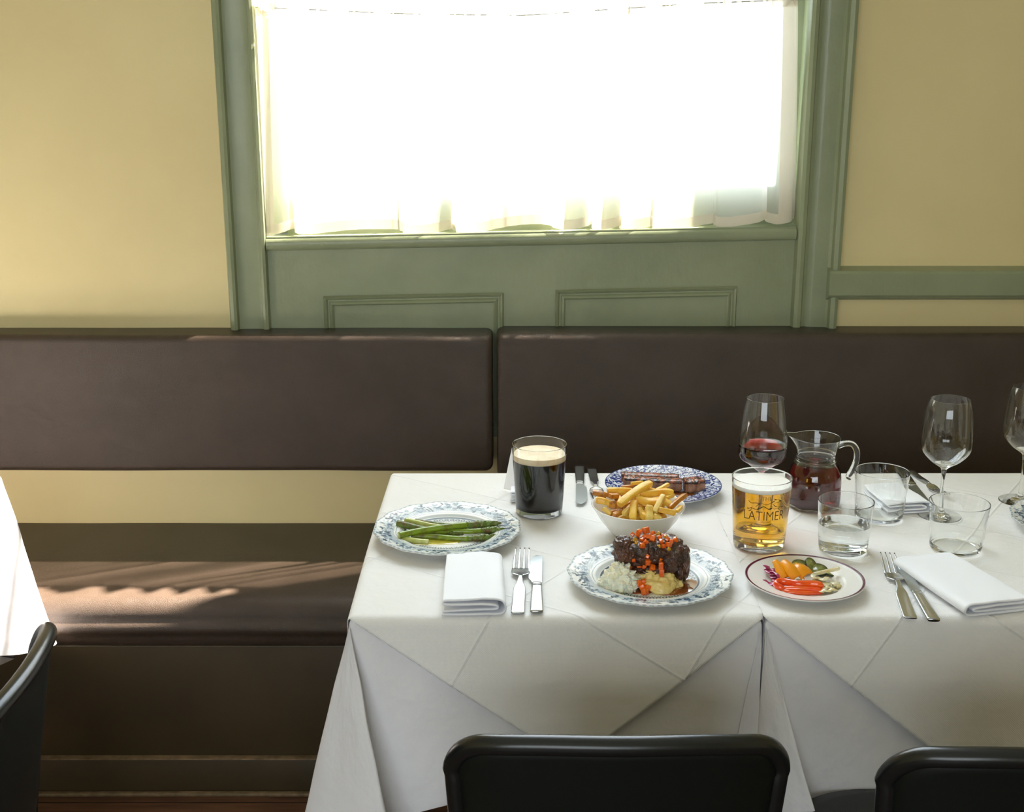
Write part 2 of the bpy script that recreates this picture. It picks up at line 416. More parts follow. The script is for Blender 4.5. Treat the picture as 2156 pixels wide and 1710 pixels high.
cushion(-3.15, -.0455, 2.805, 2.898, .618, .951, .018, .006).build('pad', 'leather', b1)
b2 = thing('bench_backrest', 'long brown leather backrest pad behind the laid tables, right of the seam', 'backrest', (0, 0, 0), group='backrest pads of the wall bench')
cushion(-.0355, 3.15, 2.805, 2.898, .60, .955, .018, .006).build('pad', 'leather', b2)
bench = thing('wall_bench', 'built-in bench with brown leather seat and dark panelled base along the wall', 'bench', (0, 0, 0))
cushion(-3.15, 3.15, 2.418, 2.898, .338, .454, .040, .009).build('seat_cushion', 'leather', bench)
MB().box(-3.18, 3.18, 2.425, 2.88, .086, .352).build('front_panel', 'bench_base', bench, bevel=.002)
MB().box(-3.18, 3.18, 2.410, 2.88, .0, .0845).build('plinth', 'bench_base', bench, bevel=.001)
MB().box(-3.18, 3.18, 2.409, 2.427, .0845, .0875).build('plinth_lip', 'bench_lip', bench, bevel=.001)
S(MB().box(-3.18, 3.18, 2.398, 2.410, 0, .008).build('baseboard_back', 'bench_lip', bevel=.002))

# ------------------------------------------------------------------ tables and cloths
T = 0.75
def set_flat(o, fl):
    a = o.data.attributes.new('flat', 'FLOAT_VECTOR', 'POINT'); a.data.foreach_set('vector', np.array(fl, dtype=np.float32).ravel())
def make_table(cx, cy_, hx, hy, label):
    t = thing('dining_table', label, 'table', (cx, cy_, 0), group='cloth-covered dining tables')
    MB().box(-hx+.006, hx-.006, -hy+.006, hy-.006, T-.032, T-.006).build('table_top', 'table_wood', t, bevel=.004)
    MB().sweep([(0, 0, .04), (0, 0, T-.033)], .035, n=24).build('pedestal', 'iron', t)
    MB().box(-.22, .22, -.22, .22, .001, .03).build('base', 'iron', t, bevel=.008)
    return t
def tablecloth(cx, cy_, hx, hy, fan_fl, fan_fr, fan_bl, fan_br, label, hemz=.45, wav=1.0, seed=1, side=.02):
    # perimeter runs back-left corner, left side, front-left fold, front, front-right fold, right side, back
    rg = random.Random(seed)
    st = []                                                # (top x, top y, bottom x, bottom y at drop .35, length of drop)
    def seg(a, b, n, dep, amp, k, drop, ex=0):
        for i in range(n):
            u = i/n; x = a[0]+(b[0]-a[0])*u; y = a[1]+(b[1]-a[1])*u
            w_ = math.sin(PI*u)
            off = dep+amp*math.sin(2*PI*k*u+seed)*w_*wav
            nx_, ny_ = (b[1]-a[1]), -(b[0]-a[0]); L = math.hypot(nx_, ny_); nx_, ny_ = -nx_/L*-1, -ny_/L*-1
            st.append((x, y, x+nx_*off*w_**.3, y+ny_*off*w_**.3, drop+.06*(1-w_)))
    def fan(corner, pts, drop):
        q = cr([(p[0], p[1], p[2] if len(p) > 2 else drop) for p in pts], 10*len(pts))
        for p in q: st.append((corner[0], corner[1], corner[0]+p.x, corner[1]+p.y, p.z))
    A, B, C_, E_ = (-hx, hy), (-hx, -hy), (hx, -hy), (hx, hy)
    dr = T-hemz
    fan(A, fan_bl, dr+.25)
    seg(A, B, 50, .02, .012, 1.6, dr+.02)
    fan(B, fan_fl, dr+.2)
    seg(B, C_, 110, .002, .007, 2.2, dr)
    fan(C_, fan_fr, dr+.2)
    seg(C_, E_, 50, side, .012, 2.4, dr+.02)
    fan(E_, fan_br, dr+.25)
    seg(E_, A, 70, -.002, .002, 3, dr)
    n = len(st); NV = 46; P = []; fl = []
    # arc-length for the flat coordinate
    s_ = [0]
    for i in range(1, n): s_.append(s_[-1]+math.hypot(st[i][2]-st[i-1][2], st[i][3]-st[i-1][3]))
    r = .010
    inner = [(.0, .0)]
    # top sheet: concentric
    for k in range(8):
        f = k/8; P.append([((x)*f, (y)*f, T) for (x, y, *_r) in st]); fl += [(x*f, y*f, 0) for (x, y, *_r) in st]
    for j in range(NV):
        v = j/(NV-1); row = []
        for i, (x, y, bx, by, d_) in enumerate(st):
            if j < 5:
                a = j/4*PI/2; L = math.hypot(x, y)
                sx_ = 1-(r*(1-math.sin(a)))/max(abs(x), abs(y)); z = T-r*(1-math.cos(a))
                px_, py_ = x*sx_, y*sx_; q = (px_, py_, z)
            else:
                dd = r+(d_-r)*(j-4)/(NV-5); f = (dd-r)/.34
                wr = (.0030*noise.noise(Vector((s_[i]*9, dd*6, seed*3.3)))+.0014*noise.noise(Vector((s_[i]*26, dd*14, seed*1.3))))*min(1, dd/.05)
                q = (x+(bx-x)*f+wr, y+(by-y)*f+wr, T-dd)
            row.append(q); fl.append((s_[i], j/(NV-1)*d_+.5, 0))
        P.append(row)
    mb = MB().grid(P, cv=True)
    o = mb.build('tablecloth', 'cloth', None, solid=0); set_flat(o, fl)
    o.location = (cx, cy_, 0); tag(o, label, 'tablecloth', 'white tablecloths'); return o
def overlay(cx, cy_, hx, hy, dropy, label, dropx=None, skew=0.0, seed=1, flat_right=False, cut_left=False):
    Bf = hy+dropy; A = hx/(1-hy/Bf) if dropx is None else hx+dropx
    n = 190; V = []; fl = []; r = .012; g = .0030
    def side(d, half):                                     # arc then down: returns outward, down
        if d <= 0: return half+d, 0
        if d < r*PI/2: a = d/r; return half+r*math.sin(a), r*(1-math.cos(a))
        return half+r, r+(d-r*PI/2)
    for i in range(n+1):
        for j in range(n+1):
            s1, t1 = -1+2*i/n, -1+2*j/n
            x = A*(s1+t1)/2; y = Bf*(s1-t1)/2
            fl.append((x+(.07 if cut_left else 0), y, 0))
            hx_, hy_ = hx-r+g, hy-r+g
            ax, dx_ = side(abs(x)-hx_, hx_); ay, dy_ = side(abs(y)-hy_, hy_)
            X = math.copysign(ax if abs(x) > hx_ else abs(x), x); Yv = math.copysign(ay if abs(y) > hy_ else abs(y), y)
            if flat_right and x > 0:
                if dy_ <= 0 and dx_ > 0: ax, dx_ = abs(x), 0
            if cut_left and x < -hx_: ax, dx_ = hx_+.002, 0
            dd = max(dx_, dy_)
            if flat_right and dd == 0 and x > hx-.05: dd = -.0008
            wr = .0016*noise.noise(Vector((x*7+seed, y*7, 2.2)))
            if dy_ > 0: Yv += math.copysign(.010*min(1, dy_/.1)+.008*(dy_/.25)**2, y)+wr; X += skew*dy_
            if dx_ > 0: X += math.copysign(.028*min(1, dx_/.10)+.01*(dx_/.3)**2, x)*(math.exp(-((y+.02)/.28)**2))
            V.append((X, Yv, T+g-dd-(0 if dd > 0 else 0)+(.0003*noise.noise(Vector((x*9, y*9, seed))) if dd == 0 else 0)))
    F = [(i*(n+1)+j, i*(n+1)+j+1, (i+1)*(n+1)+j+1, (i+1)*(n+1)+j) for i in range(n) for j in range(n)]
    o = MB().add(V, F).build('slip_cloth', 'overlay', None, solid=.0008); set_flat(o, fl)
    o.location = (cx, cy_, 0); tag(o, label, 'slip cloth', 'white slip cloths laid diagonally'); return o
TB1 = (.0655, 2.054, .311, .345); TB2 = (.755, 2.054, .373, .345); TB3 = (-1.365, 2.05, .322, .345)
make_table(*TB1, 'left of the two joined tables, under the asparagus and the stout')
make_table(*TB2, 'right of the two joined tables, under the empty glasses and the right napkin')
make_table(*TB3, 'sunlit table at the far left edge, by the bench')
flF = [(-.005, .06), (-.05, .03), (-.085, -.005), (-.030, -.05), (.040, -.088), (.066, -.088), (.052, -.045), (.030, -.010), (.05, -.004)]
frF = [(-.05, -.004), (-.015, -.008), (.004, -.02), (.006, -.002), (.008, .04)]
sm = [(-.02, .0), (-.05, .04), (-.04, .06), (-.01, .02)]
tablecloth(*TB1, flF, frF, [(0, .002), (-.03, .004), (-.05, -.01), (-.02, -.03)], [(.01, -.03), (.01, .0), (-.02, .002)], 'long white tablecloth hanging on the left table, its corner fold by the bench', seed=1)
tablecloth(*TB2, [(-.002, .05), (-.004, .0), (-.006, -.03), (.025, -.060), (.072, -.085), (.095, -.088), (.082, -.05), (.07, -.012), (.09, -.004)], [(-.05, -.02), (.0, -.07), (.05, -.02), (.02, .04)],
           [(.004, .0), (0, .003), (-.01, .0)], [(.02, -.03), (.05, -.005), (-.02, .002)], 'long white tablecloth hanging on the right table, folded between the two chairs', seed=4, hemz=.462)
tablecloth(*TB3, flF, [(-.05, -.02), (.0, -.09), (.07, -.03), (.02, .04)], [(0, .02), (-.03, .03), (-.05, .01)], [(-.01, -.09, .36), (.03, -.06, .37), (.080, -.018, .37), (.05, .004, .36), (.0, .004, .35)], 'sunlit white tablecloth at the left edge, blown out by the sun', seed=6, hemz=.42, side=-.02)
overlay(*TB1, .235, 'diagonal white slip cloth whose point hangs behind the left front chair', skew=.12, seed=1, flat_right=True)
overlay(*TB2, .300, 'diagonal white slip cloth whose point hangs behind the right front chair', seed=9, cut_left=True)

# ------------------------------------------------------------------ chairs
def outline(hw, z0, z1, r, arch=.02, taper=.03, n=10):
    pts = []
    def W(z): return hw-taper*(z1-z)/(z1-z0)
    for k in range(n*3+1):                                 # top edge
        u = -hw+r+(2*hw-2*r)*k/(n*3); pts.append((u, z1))
    for k in range(1, n): a = PI/2*(1-k/n); pts.append((hw-r+r*math.cos(a), z1-r+r*math.sin(a)))
    for k in range(n*2+1): z = z1-r-(z1-z0-r-.03)*k/(n*2); pts.append((W(z), z))
    wb = W(z0+.03)
    for k in range(1, n): a = -PI/2*k/n; pts.append((wb-.03+.03*math.cos(a), z0+.03+.03*math.sin(a)))
    for k in range(n*3+1): pts.append((wb-.03-(2*wb-.06)*k/(n*3), z0))
    for k in range(1, n): a = -PI/2-PI/2*k/n; pts.append((-wb+.03+.03*math.cos(a), z0+.03+.03*math.sin(a)))
    for k in range(n*2+1): z = z0+.03+(z1-z0-r-.03)*k/(n*2); pts.append((-W(z), z))
    for k in range(1, n): a = PI-PI/2*k/n; pts.append((-hw+r+r*math.cos(a), z1-r+r*math.sin(a)))
    return [(u, z-arch*(max(0, z-z0)/(z1-z0))*abs(u/hw)**3) for u, z in pts]
def _curve():                                              # plan of the back: gentle in the middle, wrapping round at the ends
    x = y = a = 0.0; out = [(0, 0, 0)]
    for k in range(300):
        u = k*.001; a += .001*(1/.75 if u < .11 else 1/.75+(1/.13-1/.75)*min(1, (u-.11)/.05)); x += .001*math.cos(a); y += .001*math.sin(a); out.append((x, y, a))
    return out
CURVE = _curve()
def backmap(u, z, off=0):
    y0 = -.195-.060*(z-.46)/.34; q = abs(u)*1000; i = min(int(q), 299); f = q-i; p0, p1 = CURVE[i], CURVE[i+1]
    x = p0[0]+(p1[0]-p0[0])*f; y = p0[1]+(p1[1]-p0[1])*f; a = p0[2]+(p1[2]-p0[2])*f
    return (math.copysign(x-off*math.sin(a), u), y0+y+off*math.cos(a), z)
def make_chair(label, loc, rz):
    ch = thing('dining_chair', label, 'chair', loc, rz, 'black round-cornered dining chairs')
    ol = outline(.207, .47, .797, .050, arch=.022, taper=.022)
    bk = D.objects.new('backrest', None); bk = MB()
    # shell: concentric rings to the centre, recessed behind the rim
    cz = .64
    P = []
    for k in range(9):
        f = 1-k/8*.95; P.append([backmap(u*f, cz+(z-cz)*f, .0) for (u, z) in ol])
    bk.grid(P, cv=True); L0 = 8*len(ol); bk.F.append(tuple(range(L0, L0+len(ol)))); shell = bk.build('backrest', 'chair_shell', ch, solid=.010)
    rim = MB().sweep([backmap(u, z, .0) for (u, z) in ol], .0125, up=(0, 1, 0.1), n=14, closed=True).build('rim', 'chair', shell)
    P = []
    for (f, off) in ((.93, .004), (.925, .010), (.90, .015), (.84, .018), (.6, .019), (.3, .019), (.05, .019)):
        P.append([backmap(u*f, cz+(z-cz)*f, off) for (u, z) in ol])
    pm = MB().grid(P, cv=True); L0 = 6*len(ol); pm.F.append(tuple(range(L0, L0+len(ol)))); pm.build('back_pad', 'black_leather', ch)
    # seat
    so = []
    for k in range(72):
        a = 2*PI*k/72; c_, s_ = math.cos(a), math.sin(a); p = 3.4
        hw = .242 if s_ > 0 else .225
        so.append((hw*math.copysign(abs(c_)**(2/p), c_), .01+.215*math.copysign(abs(s_)**(2/p), s_)))
    P = [[(x*f, .01+(y-.01)*f, z) for x, y in so] for f, z in ((.96, .432), (.99, .440), (.985, .452), (.95, .462), (.85, .468), (.5, .470), (.01, .470))]
    MB().grid(P, cv=True).build('seat', 'black_leather', ch)
    P = [[(x*f, .01+(y-.01)*f, z) for x, y in so] for f, z in ((.01, .425), (.97, .425), (1.0, .430), (1.01, .438), (1.0, .446), (.97, .448))]
    MB().grid(P, cv=True).build('seat_frame', 'chair', ch)
    for sx_ in (-1, 1):
        MB().sweep(cr([(sx_*.19, .19, .43), (sx_*.205, .21, .2), (sx_*.215, .222, .0)], 8), [.013]*7+[.010], n=12).build('leg', 'chair', ch)
        MB().sweep(cr([(sx_*.17, -.17, .435), (sx_*.185, -.21, .2), (sx_*.20, -.25, .0)], 8), [.013]*7+[.010], n=12).build('leg', 'chair', ch)
        MB().sweep(cr([(sx_*.165, -.165, .44), (sx_*.163, -.172, .48), (sx_*.16, -.168, .52)], 6), .010, n=10).build('back_support', 'chair', ch)
    return ch
chair = make_chair('black dining chair with rounded back, nearest the camera at the left table', (.126, 1.522, 0), 0)
c2 = copy_tree(chair); c2['label'] = 'black dining chair with rounded back, cut off by the lower right corner'; c2.location = (.640, 1.495, 0)
c3 = copy_tree(chair); c3['label'] = 'black dining chair turned side-on at the sunlit table on the far left'; c3.location = (-.880, 1.425, 0); c3.rotation_euler = (0, 0, math.radians(92))

# ------------------------------------------------------------------ plates
TT = T+.0051                                               # top of the slip cloth
def smooth(a, b, x): t = np.clip((x-a)/(b-a), 0, 1); return t*t*(3-2*t)
def make_plate(name, label, cat, loc, R, paint, rz=0, scal=0.0, nscal=12, hgt=.020, nth=480, group=None):
    t = D.objects.new('tmp', None); D.objects.remove(t)
    # profile from centre to lip, radius in units of R
    pr = [(0.0, .0045), (.30, .0045), (.50, .0046), (.56, .0052), (.61, .0078), (.655, .0112), (.70, .0128), (.80, .0150), (.90, .0172), (.965, .0190), (.99, .0198), (1.0, .0196)]
    rr = np.concatenate([np.linspace(0.002, .5, 24), np.linspace(.5, 1.0, 74)[1:]])
    z = np.interp(rr, [p[0] for p in pr], [p[1] for p in pr])*hgt/.020
    th = np.arange(nth)*2*PI/nth
    wave = 1-scal*(0.5-0.5*np.cos(nscal*th))-scal*.35*(0.5-0.5*np.cos(nscal*3*th))
    P = []; 
    for r_, z_ in zip(rr, z):
        k = wave**np.clip((r_-.6)/.4, 0, 1)
        rip = scal*.010*np.clip((r_-.8)/.2, 0, 1)**2*np.cos(nscal*th)
        P.append(np.stack([R*r_*k*np.cos(th), R*r_*k*np.sin(th), z_+rip+0*th], 1))
    for r_, z_ in ((1.0, .0172), (.97, .0152), (.85, .0118), (.70, .0088), (.62, .0050), (.585, .0012), (.575, .0), (.56, .0), (.55, .002), (.3, .0022), (.002, .0022)):
        k = wave**np.clip((r_-.6)/.4, 0, 1); rip = scal*.010*np.clip((r_-.8)/.2, 0, 1)**2*np.cos(nscal*th)
        P.append(np.stack([R*r_*k*np.cos(th), R*r_*k*np.sin(th), z_*hgt/.020+rip+0*th], 1))
    o = MB().grid([[tuple(q) for q in row] for row in P], cv=True).build(name, 'plate')
    n = len(rr); RR = np.repeat(rr, nth); TH = np.tile(th, n)
    col = np.ones((len(P)*nth, 4), np.float32); base, ink = paint(RR, TH)
    col[:, :3] = base[0]; col[:n*nth, :3] = ink
    a = o.data.attributes.new('glaze', 'FLOAT_COLOR', 'POINT'); a.data.foreach_set('color', col.ravel())
    o.location = loc; o.rotation_euler = (0, 0, rz); return tag(o, label, cat, group)
def blend(c, a, col): return c*(1-a[:, None])+np.array(col)[None, :]*a[:, None]
def floral(seed):
    def f(r, th):
        rg = np.random.RandomState(seed); W = np.array([.80, .80, .76])
        c = np.tile(W, (len(r), 1)); dark = (.022, .055, .095); mid = (.12, .21, .30); pale = (.42, .53, .62)
        # pale wash in the rim between the flowers
        w1 = smooth(.70, .75, r)*(1-smooth(.95, .985, r))
        n = np.sin(th*13+3*np.sin(th*3+seed)+r*40)*np.sin(th*29+r*60+seed); c = blend(c, w1*np.clip(n+.15, 0, 1)*.65, pale)
        hatch = smooth(.71, .73, r)*(1-smooth(.83, .86, r)); c = blend(c, hatch*(.45+.30*np.sin(th*90+r*120)*np.sin(th*61-r*90)), mid)
        # flower sprays
        for g in range(12):
            t0 = g*2*PI/12+rg.uniform(-.08, .08)
            for k in range(20):
                tt = t0+rg.uniform(-.25, .25); r0 = rg.uniform(.76, .94); an = rg.uniform(0, PI)
                l, w_ = rg.uniform(.026, .050), rg.uniform(.010, .020)
                dx = ((th-tt+PI) % (2*PI)-PI)*r0; dy = r-r0
                if k < 3:                                  # open flower: ring with petals
                    d = np.hypot(dx, dy); ang = np.arctan2(dy, dx); rad = .030+.006*np.cos(5*ang)
                    m = (d < rad).astype(float); c = blend(c, m*.55, pale); c = blend(c, ((abs(d-rad) < .0045) | (abs(d-.013) < .004)).astype(float)*.9, dark)
                else:
                    u = dx*math.cos(an)+dy*math.sin(an); v = -dx*math.sin(an)+dy*math.cos(an)
                    m = ((u/l)**2+(v/w_)**2 < 1).astype(float)
                    c = blend(c, m*(.92 if k % 3 else .7), dark if k % 3 else mid)
        # stems and lip line
        st = abs((r-.855)-.045*np.sin(th*9+seed)) < .006; c = blend(c, st*.8, mid)
        st = abs((r-.845)-.04*np.sin(th*14+2+seed)) < .005; c = blend(c, st*.7, mid)
        lip = (r > .975)*(.35+.4*(np.sin(th*70) > -.2)); c = blend(c, lip, mid)
        ln = (abs(r-.695) < .008)*.6; c = blend(c, ln, mid); ln = smooth(.60, .62, r)*(1-smooth(.64, .66, r))*.35; c = blend(c, ln, pale)
        # inner lace border
        ln = (abs(r-.588) < .013); c = blend(c, ln*.92, dark)
        N = 44; ph = th*N; band = smooth(.46, .47, r)*(1-smooth(.575, .58, r))
        q = (r-.535)/.035
        loop = abs(np.hypot(((ph/PI) % 2)-1, q*.9)-.62) < .20
        dots = np.hypot(((ph/PI+1) % 2)-1, (r-.495)/.035) < .33
        c = blend(c, band*(r > .505)*.55, (.30, .36, .36)); c = blend(c, band*loop*.95, dark); c = blend(c, band*dots*.9, dark)
        c = blend(c, (band*(abs(r-.475) < .004)*(np.sin(ph*2) > .2)).astype(float)*.6, mid)
        return [W], c
    return f
def calico(r, th):
    x, y = r*np.cos(th), r*np.sin(th); W = np.array([.74, .78, .84]); blue = (.018, .035, .19)
    c = np.tile(np.array(blue), (len(r), 1))
    rg = np.random.RandomState(5); best = np.full(len(r), 9.0); second = best.copy()
    for _ in range(520):
        a, b = rg.uniform(-1.05, 1.05, 2)
        if a*a+b*b > 1.15: continue
        s_ = rg.uniform(.7, 1.5); d = np.hypot(x-a, y-b)*s_
        second = np.minimum(second, np.maximum(best, d)); best = np.minimum(best, d)
    m = ((best < .030+.008*np.sin(th*40+r*50)) | ((second-best < .010) & (best > .045))).astype(float)
    c = blend(c, m*.92, W); c = blend(c, (best < .012).astype(float)*.7, blue)
    c = blend(c, (r > .985).astype(float)*.8, blue); return [W], c
def banded(r, th):
    W = np.array([.80, .79, .76]); c = np.tile(W, (len(r), 1))
    c = blend(c, (smooth(.950, .956, r)*(1-smooth(.992, .996, r))), (.10, .012, .035)); return [W], c
P_MAIN = at(1368, 1205, z=TT+.018); P_ASP = at(942, 1110, z=TT+.018); P_STK = at(1396, 1019, z=TT+.017); P_PCK = at(1694, 1216, z=TT+.014)
def on(p): return (p.x, p.y, TT)
make_plate('dinner_plate', 'scalloped blue floral plate carrying the braised beef, at the front of the left table', 'plate', on(P_MAIN), .1325, floral(2), rz=.3, scal=.022, nscal=16)
make_plate('dinner_plate', 'scalloped blue floral plate carrying the asparagus spears', 'plate', on(P_ASP), .1305, floral(5), rz=1.0, scal=.022, nscal=16)
make_plate('dinner_plate', 'deep blue and white speckled plate carrying the grilled meat, behind the chips', 'plate', on(P_STK), .1125, calico, rz=.4)
make_plate('side_plate', 'small white plate with a thin purple rim line carrying the pickles', 'plate', on(P_PCK), .0935, banded, hgt=.016)
pe = at(2133, 1092, z=TT+.016); make_plate('dinner_plate', 'blue floral plate of which only an edge shows at the right margin', 'plate', (pe.x+.122, pe.y-.01, TT), .125, floral(9), rz=.7, scal=.022, nscal=16)

# ------------------------------------------------------------------ glassware
def rnd(prof, r=.0012):                                    # round the corners of a lathe profile and pin the flats beside them
    q = [Vector((a, b)) for a, b in prof]; out = [q[0]]
    for i in range(1, len(q)-1):
        p, a, b = q[i], q[i-1]-q[i], q[i+1]-q[i]; la, lb = a.length, b.length
        if la < 1e-7 or lb < 1e-7: continue
        a /= la; b /= lb; turn = math.degrees(math.acos(max(-1, min(1, -a.dot(b)))))
        if turn < 9: out.append(p); continue
        d = min(r, la*.36, lb*.36); s0, s1 = p+a*d, p+b*d
        out.append(p+a*d*1.3)
        for k in range(7): t_ = k/6; out.append(s0*(1-t_)**2+p*2*t_*(1-t_)+s1*t_*t_)
        out.append(p+b*d*1.3)
    out.append(q[-1]); return [(v.x, v.y) for v in out]
def tumbler(name, label, cat, p, rb, rt, H, wall=.0016, base=.008, group=None, print_=None):
    t = thing(name, label, cat, (p.x, p.y, TT), 0, group)
    def R(z): return rb+(rt-rb)*(z/H)
    pr = [(.0005, .0012), (rb*.80, .0010), (rb*.88, .0), (rb*.95, .0003), (rb*.99, .002), (R(.006), .006)] + [(R(z), z) for z in np.linspace(.012, H-.001, 12)]
    pr += [(rt-wall*.2, H-.0002), (rt-wall*.5, H), (rt-wall*.85, H-.0003)]
    pr += [(R(z)-wall, z) for z in np.linspace(H-.0015, base+.008, 12)] + [(R(base)-wall-.0018, base+.002), (R(base)-wall-.006, base), (rb*.5, base-.0003), (.0005, base-.0003)]
    MB().lathe(rnd(pr), 80).build('glass', 'glass', t)
    return t, (lambda z: R(z)-wall)
def liquid(t, name, m, Ri, z0, z1, bot=.006, men=.0008):
    e = .00015
    pr = [(.0005, z0-.0004), (Ri(z0)-bot-.001, z0-.0004), (Ri(z0)-bot*.3, z0+.0012), (Ri(z0+.008)+e, z0+.008)] + [(Ri(z)+e, z) for z in np.linspace(z0+.014, z1-.001, 10)]
    pr += [(Ri(z1)+e, z1+men), (Ri(z1)-.001, z1+.0001), (Ri(z1)-.004, z1-men*.3), (.0005, z1-men*.3)]
    return MB().lathe(rnd(pr), 80).build(name, m, t)
# stout
p = at(1135, 1078, z=TT)
t, Ri = tumbler('pint_glass', 'glass of black stout with a cream head, at the back left of the table', 'beer glass', p, .0430, .0505, .133, .0020, .010)
liquid(t, 'stout', 'stout', Ri, .010, .1035)
pr = [(.0005, .1030), (Ri(.1035)+.0001, .1030), (Ri(.108)+.0001, .108), (Ri(.1150)+.0001, .1150), (Ri(.1158)-.0006, .1152), (Ri(.116)-.004, .1160), (.036, .1172), (.030, .1166), (.018, .1172), (.0005, .1170)]
MB().lathe(rnd(pr), 80).build('foam_head', 'head', t)
# lager with printed glass
pb = at(1597, 1147, z=TT)
t, Ri = tumbler('pint_glass', 'printed pint glass of golden lager with a leaping hound and the words THE LATIMER', 'beer glass', pb, .0437, .0512, .125, .0020, .011)
liquid(t, 'lager', 'beer', Ri, .011, .1080)
pr = [(.0005, .1073), (Ri(.1077)+.0001, .1073), (Ri(.111)+.0001, .111), (Ri(.1145)+.0001, .1148), (Ri(.115)-.0015, .1152), (.030, .1146), (.0005, .1148)]
MB().lathe(rnd(pr), 80).build('foam_head', 'foam', t)
# print on the outside of the glass
GB, GT, GH = .0437, .0512, .125
def gl(a, z): r = GB+(GT-GB)*z/GH+.00015; return Vector((r*math.sin(a), -r*math.cos(a), z))
def g_hit(px, py):
    d = ray(px, py); o = Vector((0, 0, CAM_H)); R_ = .0482
    for _ in range(5):
        a = d.x**2+d.y**2; ox, oy = o.x-pb.x, o.y-pb.y; b = 2*(ox*d.x+oy*d.y); c_ = ox*ox+oy*oy-R_*R_
        disc = b*b-4*a*c_
        if disc < 0: return None
        tt = (-b-math.sqrt(disc))/(2*a); q = o+d*tt; z = q.z-TT; R_ = GB+(GT-GB)*z/GH
    return math.atan2(q.x-pb.x, -(q.y-pb.y)), z
def textmesh(body, size):
    cu = D.curves.new('t', 'FONT'); cu.body = body; cu.size = size; cu.offset = -0.012; cu.resolution_u = 4
    ob = D.objects.new('t', cu); COL.objects.link(ob); dg = bpy.context.evaluated_depsgraph_get(); dg.update()
    me = D.meshes.new_from_object(ob.evaluated_get(dg)); V = [v.co.copy() for v in me.vertices]; F = [tuple(f.vertices) for f in me.polygons]
    D.objects.remove(ob); return V, F
def curved_text(body, pl, pr_, ptop, pbot, name):
    V, F = textmesh(body, 1.0)
    x0, x1 = min(v.x for v in V), max(v.x for v in V); y0, y1 = min(v.y for v in V), max(v.y for v in V)
    aL, aR = g_hit(*pl)[0], g_hit(*pr_)[0]; zt, zb = g_hit(*ptop)[1], g_hit(*pbot)[1]
    return MB().add([gl(aL+(aR-aL)*(v.x-x0)/(x1-x0), zb+(zt-zb)*(v.y-y0)/(y1-y0)) for v in V], F).build(name, 'ink', t, smooth=False)
curved_text('LATIMER', (1567, 1085), (1649.5, 1083), (1609, 1078), (1609, 1096.5), 'name_print')
curved_text('THE', (1604, 1050), (1626, 1049), (1615, 1046.5), (1615, 1055), 'article_print')
def cx(pts): return [(1560+x/20.53, 1035+y/20.53) for x, y in pts]
strokes = [([(335,380),(380,440),(470,495),(620,497),(720,507),(820,542)], [12,18,20,22,24,14]), ([(825,540),(745,570),(690,612),(640,672)], [22,24,16,9]),
 ([(840,528),(920,525),(1000,555),(1090,583),(1180,565),(1260,520),(1330,495),(1400,450),(1470,410)], [8,9,12,24,18,9,18,24,16]),
 ([(1435,366),(1490,358),(1560,362)], [10,38,10]), ([(1560,345),(1620,350),(1700,375),(1742,388)], [7,9,14,12]), ([(1645,383),(1690,405),(1735,390)], [12,38,12]),
 ([(1700,425),(1620,460),(1510,488),(1455,535)], [10,12,9,6]), ([(880,560),(850,605)], [10,7]),
 ([(495,728),(560,740),(620,775),(720,785),(800,745),(880,697),(960,665),(1030,675),(1100,720),(1170,760),(1230,768),(1300,742),(1360,715)], [20,26,14,22,30,32,24,26,26,24,42,54,14]),
 ([(790,660),(745,735),(700,778)], [10,30,14]), ([(280,712),(340,722),(400,714)], [42,26,10]), ([(400,718),(440,690),(512,663)], [10,18,10]), ([(475,698),(442,770),(405,820),(328,822)], [20,20,28,22]),
 ([(1380,562),(1440,600),(1485,650),(1560,655)], [14,24,28,18]), ([(1560,655),(1680,650),(1755,672),(1812,640)], [8,9,28,14]),
 ([(1390,745),(1460,760),(1560,722),(1680,680)], [12,15,13,9]), ([(1598,708),(1622,750),(1662,782)], [12,22,20]), ([(1270,620),(1330,662),(1392,682)], [7,14,9])]
mb = MB()
for pts, wd in strokes:
    q = cr([(x, y, 0) for x, y in cx(pts)], 6*len(pts)); row = []
    for i, v in enumerate(q):
        d = (q[min(i+1, len(q)-1)]-q[max(i-1, 0)]).normalized(); nrm = Vector((-d.y, d.x, 0)); h = float(np.interp(i/(len(q)-1)*(len(wd)-1), range(len(wd)), wd))/20.53*.55+.06
        rr_ = []
        for s_ in (-1, 0, 1):
            g_ = g_hit(v.x+nrm.x*h*s_, v.y+nrm.y*h*s_)
            rr_.append(gl(*g_))
        row.append(rr_)
    mb.grid(row)
mb.build('hound_print', 'ink', t, smooth=False)
